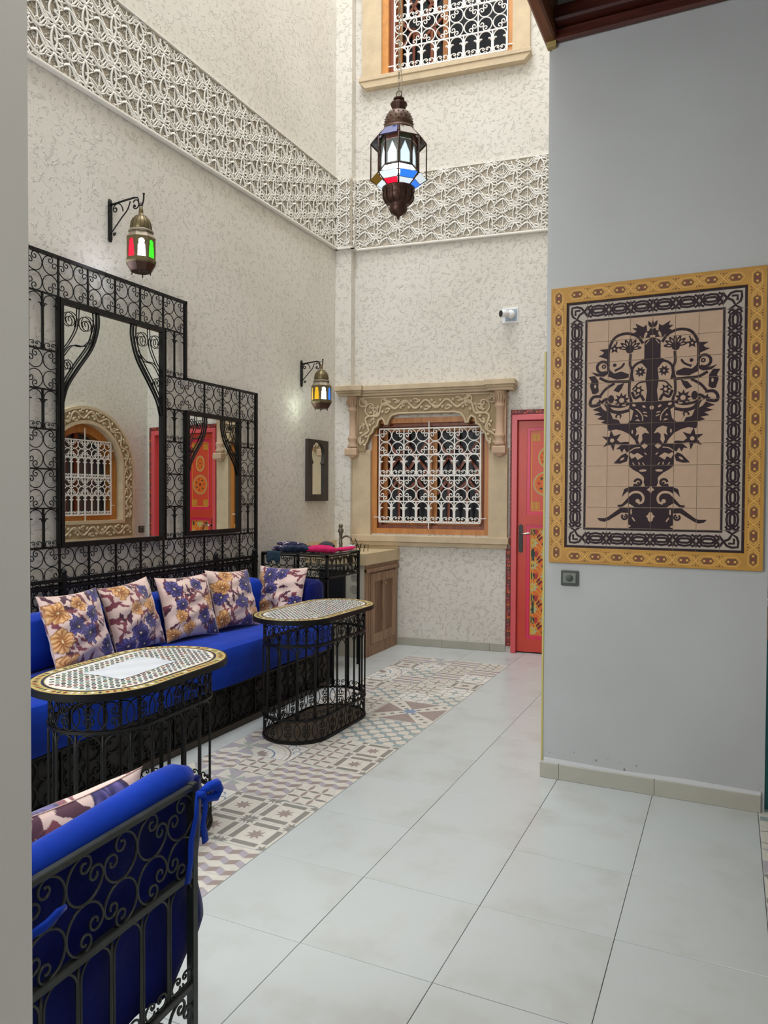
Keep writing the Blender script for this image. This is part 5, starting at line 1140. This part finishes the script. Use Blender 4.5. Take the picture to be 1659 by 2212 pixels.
# local x runs away from the post towards +Y world; the bench extends to negative x; local -y faces +X world (the camera)
LB = 1.10
MB().box((-.009, -.009, 0), (.007, .009, .785), 0, .002).build('post', M_IR2, BN); MB().box((-LB-.009, -.009, 0), (-LB+.009, .009, .785), 0, .002).build('post', M_IR2, BN)
for z_, d in ((.775, .0065), (.583, .0085), (.335, .008), (.15, .008)): MB().box((-LB, -.008, z_-d), (0, .008, z_+d), 0, .002).build('rail', M_IR2, BN)
cw = .185
for k in range(6): 
    for qx in (-1, 1):
        for qz in (-1, 1):
            put('scroll', scroll_mesh(.0455, .0028, M_IR2, 6), BN, mw=Matrix.Translation((-cw*(k+.5)+qx*cw*.25, -.003, .679+qz*.0455)) @ rot_y(math.atan2(qz, -qx)))
            put('scroll', scroll_mesh(.041, .0034, M_IR2, 6), BN, mw=Matrix.Translation((-cw*(k+.5)+qx*cw*.25, -.003, .243+qz*.042)) @ rot_y(math.atan2(qz, qx)))
for k in range(13):
    aw = LB/13; b = MB(); arch_pts(aw, .232, .0028, b, cx=0, z0=.346, ticks=False); b.build('arch', M_IR2, BN, loc=(-aw*(k+.5), -.002, 0))
    MB().tube([(-aw*k, 0, .34), (-aw*k, 0, .575)], .0036, 6).build('upright', M_IR2, BN)
CV = thing('bench_cover', 'blue velvet cover with tie ribbons on the foreground bench back', 'cover', (.60, -.70, 0), R(93.5))
def drape(name, m, parent, f, nu, nv, th=.012):
    b = MB(); vs = [f(i/nu, j/nv) for i in range(nu+1) for j in range(nv+1)]; vs2 = [(x, y+th, z) for x, y, z in vs]; q = lambda i, j: i*(nv+1)+j
    b.add(vs+vs2, [(q(i,j), q(i+1,j), q(i+1,j+1), q(i,j+1)) for i in range(nu) for j in range(nv)]+[tuple(len(vs)+k for k in (q(i,j+1), q(i+1,j+1), q(i+1,j), q(i,j))) for i in range(nu) for j in range(nv)]
          + [(q(nu,j), len(vs)+q(nu,j), len(vs)+q(nu,j+1), q(nu,j+1)) for j in range(nv)] + [(q(i,0), len(vs)+q(i,0), len(vs)+q(i+1,0), q(i+1,0)) for i in range(nu)], 0, True)
    return b.build(name, m, parent)
def fb(u, v):
    x = -LB+(LB+.050)*u; edge = max(0, (u-.9)/.1)
    zlow = .350+.008*math.sin(u*40)+.05*edge
    zt_ = .752+.028*u; z = zt_-(zt_-zlow)*v
    x += edge*(.010*math.sin(v*9)+.014*v-.02*max(0, v-.9)*8)
    return (x, .022+.004*math.sin(u*30+v*3)+.003*math.sin(v*14+u*5), z)
drape('velvet_back', M_BLUESH, CV, fb, 70, 30)
b = MB(); b.tube([(-LB, .045, .755), (-LB*.6, .047, .762), (-.3, .046, .776), (-.06, .045, .787), (-.01, .045, .785), (.025, .045, .776), (.035, .045, .765)], [.034, .036, .035, .036, .036, .030, .012], 16); b.build('top_roll', M_BLUE, CV)
pad('padded_back', (-LB, .037, .44), (-.0, .11, .735), M_BLUESH, CV, .04, .005, 3); pad('padded_seat', (-LB, .05, .36), (.0, .52, .43), M_BLUE, CV, .035, .005, 4)
for xx in (-.02, -LB+.02):
    for yy in (.48,): MB().box((xx-.012, yy-.012, 0), (xx+.012, yy+.012, .37)).build('front_leg', M_IR2, BN)
b = MB()
b.tube([(-.008, -.018, .765), (-.02, -.024, .72), (-.035, -.022, .67), (-.04, -.024, .63), (-.045, -.020, .585)], [.006, .009, .011, .010, .012], 6, flat=.4)
b.tube([(.008, -.018, .765), (.012, -.026, .73), (.008, -.022, .69), (.014, -.024, .65)], [.006, .010, .010, .012], 6, flat=.4)
b.tube([(.0, -.020, .765), (.02, -.03, .772), (.045, -.03, .768), (.058, -.028, .752), (.05, -.026, .738), (.02, -.024, .745), (.0, -.02, .758)], [.006, .011, .013, .013, .011, .009, .006], 7); b.lathe([(.0, 0), (.012, .004), (.012, .014), (0, .018)], 10, (.0, -.022, .752))
b.build('ribbon_tie', M_BLUE, CV)
b = MB(); b.tube([(-.46, -.018, .70), (-.43, -.022, .703), (-.405, -.02, .708), (-.385, -.02, .71)], [.008, .010, .010, .005], 6, flat=.5); b.build('ribbon_tie', M_BLUE, CV)
pillow('flowered cushion on the foreground bench, partly hidden by its blue back', (.395, -.925, .590), PI/2-.02+PI, R(-14), .44, 91, 260, .09, roll_=R(-2.7))

# ------------------------------------------------------------------ iron console table with folded clothes
CT = thing('iron_console', 'black iron console table with scroll apron between the sofa and the sink', 'console table')
x0, x1, y0, y1, zt = -1.765, -1.150, 3.005, 3.56, .965
MB().box((x0, y0, zt-.012), (x1, y1, zt), 0, .003).build('table_top', mat('dark_stone_top', '2b2a2b', .18, var=.3, vscale=30), CT)
for x, y in ((x0+.01, y0+.01), (x1-.01, y0+.01), (x1-.01, y1-.01), (x0+.01, y1-.01)):
    MB().box((x-.010, y-.010, 0), (x+.010, y+.010, zt-.012)).build('leg', M_IR, CT); 
for a, c in (((x0, y0), (x1, y0+.012)), ((x1-.012, y0), (x1, y1)), ((x0, y0), (x0+.012, y1)), ((x0, y1-.012), (x1, y1))):
    for z_ in (zt-.022, .775): MB().box((*a, z_-.006), (*c, z_+.006)).build('apron_rail', M_IR, CT)
sm_ = scroll_mesh(.043, .0036, M_IR, 5)
for k in range(4):
    xc_ = x0+.02+.1465*(k+.5)
    for qx in (-1, 1):
        for qz in (-1, 1): put('scroll', sm_, CT, mw=Matrix.Translation((xc_+qx*.036, y0+.006, .862+qz*.042)) @ rot_y((PI/2 if qz > 0 else -PI/2)+qx*qz*.5))
    if k in (2,): bars(CT, [(xc_-.073, .775, xc_-.073, .95, .012)], M_IR, y0+.006, .005)
for k in range(4):
    yc = y0+.015+.134*(k+.5)
    for qx in (-1, 1):
        for qz in (-1, 1): put('scroll', sm_, CT, mw=Matrix.Translation((x1-.006, yc+qx*.034, .862+qz*.042)) @ Matrix.Rotation(PI/2, 4, 'Z') @ rot_y((PI/2 if qz > 0 else -PI/2)+qx*qz*.5))
MB().prism([(0, -.05), (.03, 0), (0, .05), (-.03, 0)], -.003, .003).build('diamond_plate', mat('brown_plate', '5a4a42', .5), CT, loc=(x1-.09, y1-.006, .87))
def cloth(name, label, pts, rad, m, grp=None, bumps=.2, seed=0, n=14):
    """soft folded bundle: a lumpy flattened tube"""
    P = np.array(spline(pts, 6)); rs = np.random.RandomState(seed); b = MB(); k = len(P); vs = []
    T = np.gradient(P, axis=0); T /= np.linalg.norm(T, axis=1, keepdims=True)
    for i in range(k):
        t = i/(k-1); r_ = rad*(math.sin(PI*min(max(t*.92+.04, 0), 1)))**.35; s_ = np.array([-T[i][1], T[i][0], 0]); s_ /= np.linalg.norm(s_)
        for j in range(n):
            a = 2*PI*j/n; rr = r_*(1+bumps*math.sin(a*3+i*.7+seed)*math.cos(i*.9))
            v = P[i]+s_*math.cos(a)*rr*1.5+np.array([0, 0, 1])*math.sin(a)*rr*.75; v[2] = max(v[2], zt+.001); vs.append(v)
    b.add(vs, [(i*n+j, (i+1)*n+j, (i+1)*n+(j+1) % n, i*n+(j+1) % n) for i in range(k-1) for j in range(n)]+[tuple(range(n))[::-1], tuple((k-1)*n+j for j in range(n))], 0, True)
    o = b.build(name, m); tag(o, label, 'clothing', grp); return o
t_ = NT('patterned_scarf'); f = t_.noise(26, 2, .6, t_.co(), 1.2); t_.l(t_.ramp(f, [(.44, '1c1a3c'), (.5, '3a2a58'), (.55, 'd8c8cc'), (.60, '2a2048')]), t_.b.inputs['Base Color']); t_.b.inputs['Roughness'].default_value = .85; t_.m.node_tree.nodes['Color Ramp'].color_ramp.interpolation = 'CONSTANT'
cloth('folded_scarf', 'folded purple and white patterned scarf at the left end of the iron console', [(-1.71, 3.09, .985), (-1.62, 3.11, .992), (-1.52, 3.10, .990), (-1.42, 3.11, .985)], .034, t_.m, seed=1)
cloth('folded_scarf', 'upper roll of purple patterned cloth lying on the folded scarf', [(-1.72, 3.18, 1.02), (-1.60, 3.19, 1.02), (-1.46, 3.19, 1.015)], .026, t_.m, seed=4)
cloth('navy_jeans', 'crumpled dark navy garment in the middle of the iron console', [(-1.60, 3.055, .985), (-1.50, 3.07, .995), (-1.38, 3.09, .995), (-1.28, 3.10, .98)], .036, mat('dark_navy_cloth', '16233c', .9), seed=2, bumps=.3)
cloth('pink_towel', 'bright pink folded towel on the right of the iron console', [(-1.38, 3.08, .99), (-1.29, 3.09, 1.0), (-1.20, 3.12, .995), (-1.16, 3.16, .985)], .040, mat('hot_pink_terry', 'c8195c', .95, var=.12, vscale=60, bump=.6, bscale=150), seed=3, bumps=.10)
cloth('pink_cloth', 'thin pink cloth end trailing behind the folded towel', [(-1.21, 3.20, .985), (-1.14, 3.28, .99), (-1.10, 3.36, 1.0)], .022, mat('hot_pink_terry', '', 0), seed=6, bumps=.15)
cloth('dark_bag', 'small dark grey and white pouch behind the pink towel', [(-1.40, 3.30, 1.0), (-1.33, 3.31, 1.015), (-1.27, 3.32, 1.0)], .042, mat('charcoal_pouch', '37363e', .8), seed=8, bumps=.08)
b = MB(); vs = [(-1.70+.13*i/6, 3.0-.006-.01*math.sin(i*1.3)*j/4, .975-.085*j/4*(1+.25*math.sin(i*1.9))) for i in range(7) for j in range(5)]
b.add(vs, [(i*5+j, (i+1)*5+j, (i+1)*5+j+1, i*5+j+1) for i in range(6) for j in range(4)], 0, True)
o = b.build('hanging_fringe', mat('dark_teal_fringe', '1e3444', .9)); so = o.modifiers.new('thick', 'SOLIDIFY'); so.thickness = .006; tag(o, 'dark teal fringe hanging over the left end of the console', 'clothing')

# ------------------------------------------------------------------ sink cabinet
SK = thing('sink_cabinet', 'stone-topped sink unit with a weathered oak door in the far corner', 'cabinet', (0, 0, 0))
M_BEI = mat('beige_stone_top', 'cdb994', .35, var=.07, vscale=5)
bx = MB().prism([(-1.795, 3.735), (-1.185, 3.735), (-1.185, 4.468), (-1.795, 4.402)], 0, .10); me = bx.mesh('worktop', M_BEI)
put('worktop', me, SK, mw=Matrix(((1,0,0,0),(0,0,1,0),(0,1,0,.815),(0,0,0,1))))
o = MB().box((-.62, -.018, .914), (-.005, 0, 1.0)).build('backsplash', M_BEI, SK); o.location = (-1.19+.0, 4.462, 0); o.rotation_euler = (0, 0, AB)
MB().box((-1.795, 3.74, .914), (-1.777, 4.39, .99)).build('backsplash', M_BEI, SK)
MB().box((-1.78, 3.80, .09), (-1.215, 4.38, .815)).build('carcass', mat('cream_carcass', 'cfc3ab', .5), SK)
MB().prism([(3.775, .0), (4.44, .0), (4.44, .815), (3.775, .815)], 0, .02, holes=[[(3.88, .10), (3.88, .745), (4.395, .745), (4.395, .10)]])
b = MB().prism([(3.775, 0), (4.44, 0), (4.44, .815), (3.775, .815)], 0, .02, holes=[[(3.86, .10), (3.86, .735), (4.40, .735), (4.40, .10)]])
me = b.mesh('face_frame', M_CAB); put('face_frame', me, SK, mw=Matrix(((0,-1,0,-1.20),(1,0,0,0),(0,0,1,0),(0,0,0,1))))
MB().box((-1.222, 3.775, .745), (-1.185, 4.455, .775), 0, .004).build('cornice_strip', M_CAB, SK)
dm = Matrix(((0,-1,0,-1.192),(1,0,0,3.865),(0,0,1,.105),(0,0,0,1)))
b = MB().prism([(0, 0), (.53, 0), (.53, .625), (0, .625)], 0, .02, holes=[[(.07, .08), (.07, .55), (.235, .55), (.235, .08)], [(.295, .08), (.295, .55), (.46, .55), (.46, .08)]])
dr = put('cabinet_door', b.mesh('cabinet_door', M_CAB), SK, mw=dm)
for a in (.07, .295): MB().box((a, .010, .08), (a+.165, .018, .55)).build('recessed_panel', wood('darker_oak', '5e4433', '76583f', '8a6a50', .6), dr)
kn = MB().lathe([(.006, 0), (.006, .012), (.012, .018), (.010, .026), (0, .028)], 12).build('knob', M_CAB, dr); kn.matrix_local = Matrix.Translation((.265, 0, .52)) @ Matrix.Rotation(PI/2, 4, 'X')
MB().box((-1.78, 3.755, 0), (-1.215, 3.775, .815)).build('side_panel', mat('pale_side_panel', 'c9c4b4', .4), SK)
b = MB()
for cx, cz, r_ in ((-1.305, .60, .035), (-1.305, .70, .028), (-1.45, .22, .03), (-1.36, .22, .03)):
    for q in (1, .62, .3): b.tube([(cx+r_*q*math.cos(a), 3.7535, cz+r_*q*math.sin(a)) for a in np.linspace(0, 2*PI, 17)[:-1]], .0022, 4, True)
b.build('ring_ornament', mat('grey_ornament', '8a8a84', .5), SK)
bo = MB().box((-1.63, 3.70, .40), (-1.385, 3.745, .77), 0, .004).build('black_panel', mat('black_cloth_panel', '10131c', .8)); tag(bo, 'black cloth panel hanging under the worktop behind the iron console', 'cloth')
MB().tube([(-1.61, 3.722, .77), (-1.61, 3.722, .80), (-1.40, 3.722, .80), (-1.40, 3.722, .77)], .004, 5).build('hanging_rod', M_IR, bo)
FA = thing('ornate_tap', 'tall ornate bronze tap at the back of the sink', 'tap', (-1.60, 4.05, .915))
M_TAP = mat('tarnished_bronze', '6e665c', .35, .7)
MB().lathe([(.026, 0), (.028, .01), (.018, .02), (.016, .05), (.020, .06), (.015, .07), (.014, .13), (.019, .14), (.016, .15), (.026, .17), (.028, .185), (.016, .20), (.014, .215)], 18).build('column', M_TAP, FA)
MB().lathe([(.0, 0), (.016, .006), (.022, .02), (.016, .034), (0, .04)], 12, (0, 0, .205)).build('finial_knob', M_TAP, FA)
MB().tube(p3(spline([(0, .10), (.05, .13), (.10, .12), (.11, .09)], 6)), .009, 8).build('spout', M_TAP, FA)
UT = thing('dish_rack', 'small wire rack with utensils standing beside the ornate tap', 'rack', (-1.40, 4.00, .915))
b = MB()
for k in range(5): b.tube([(-.10+.04*k, .0, .0), (-.10+.04*k+.02, .0, .06+.01*(k % 2)), (-.07+.04*k+.02, .0, .065), (-.07+.04*k, .03, 0)], .003, 5)
b.build('wire_loops', M_IR, UT); MB().tube([(.02, .02, .0), (-.04, .03, .11)], [.004, .006], 6).build('knife', M_BLK, UT)
MB().lathe([(.028, 0), (.034, .06), (.032, .06), (.026, .004)], 16, (-.05, -.03, 0)).build('glass_tumbler', mat('clear_grey_glass', 'c0c8c8', .1), UT)
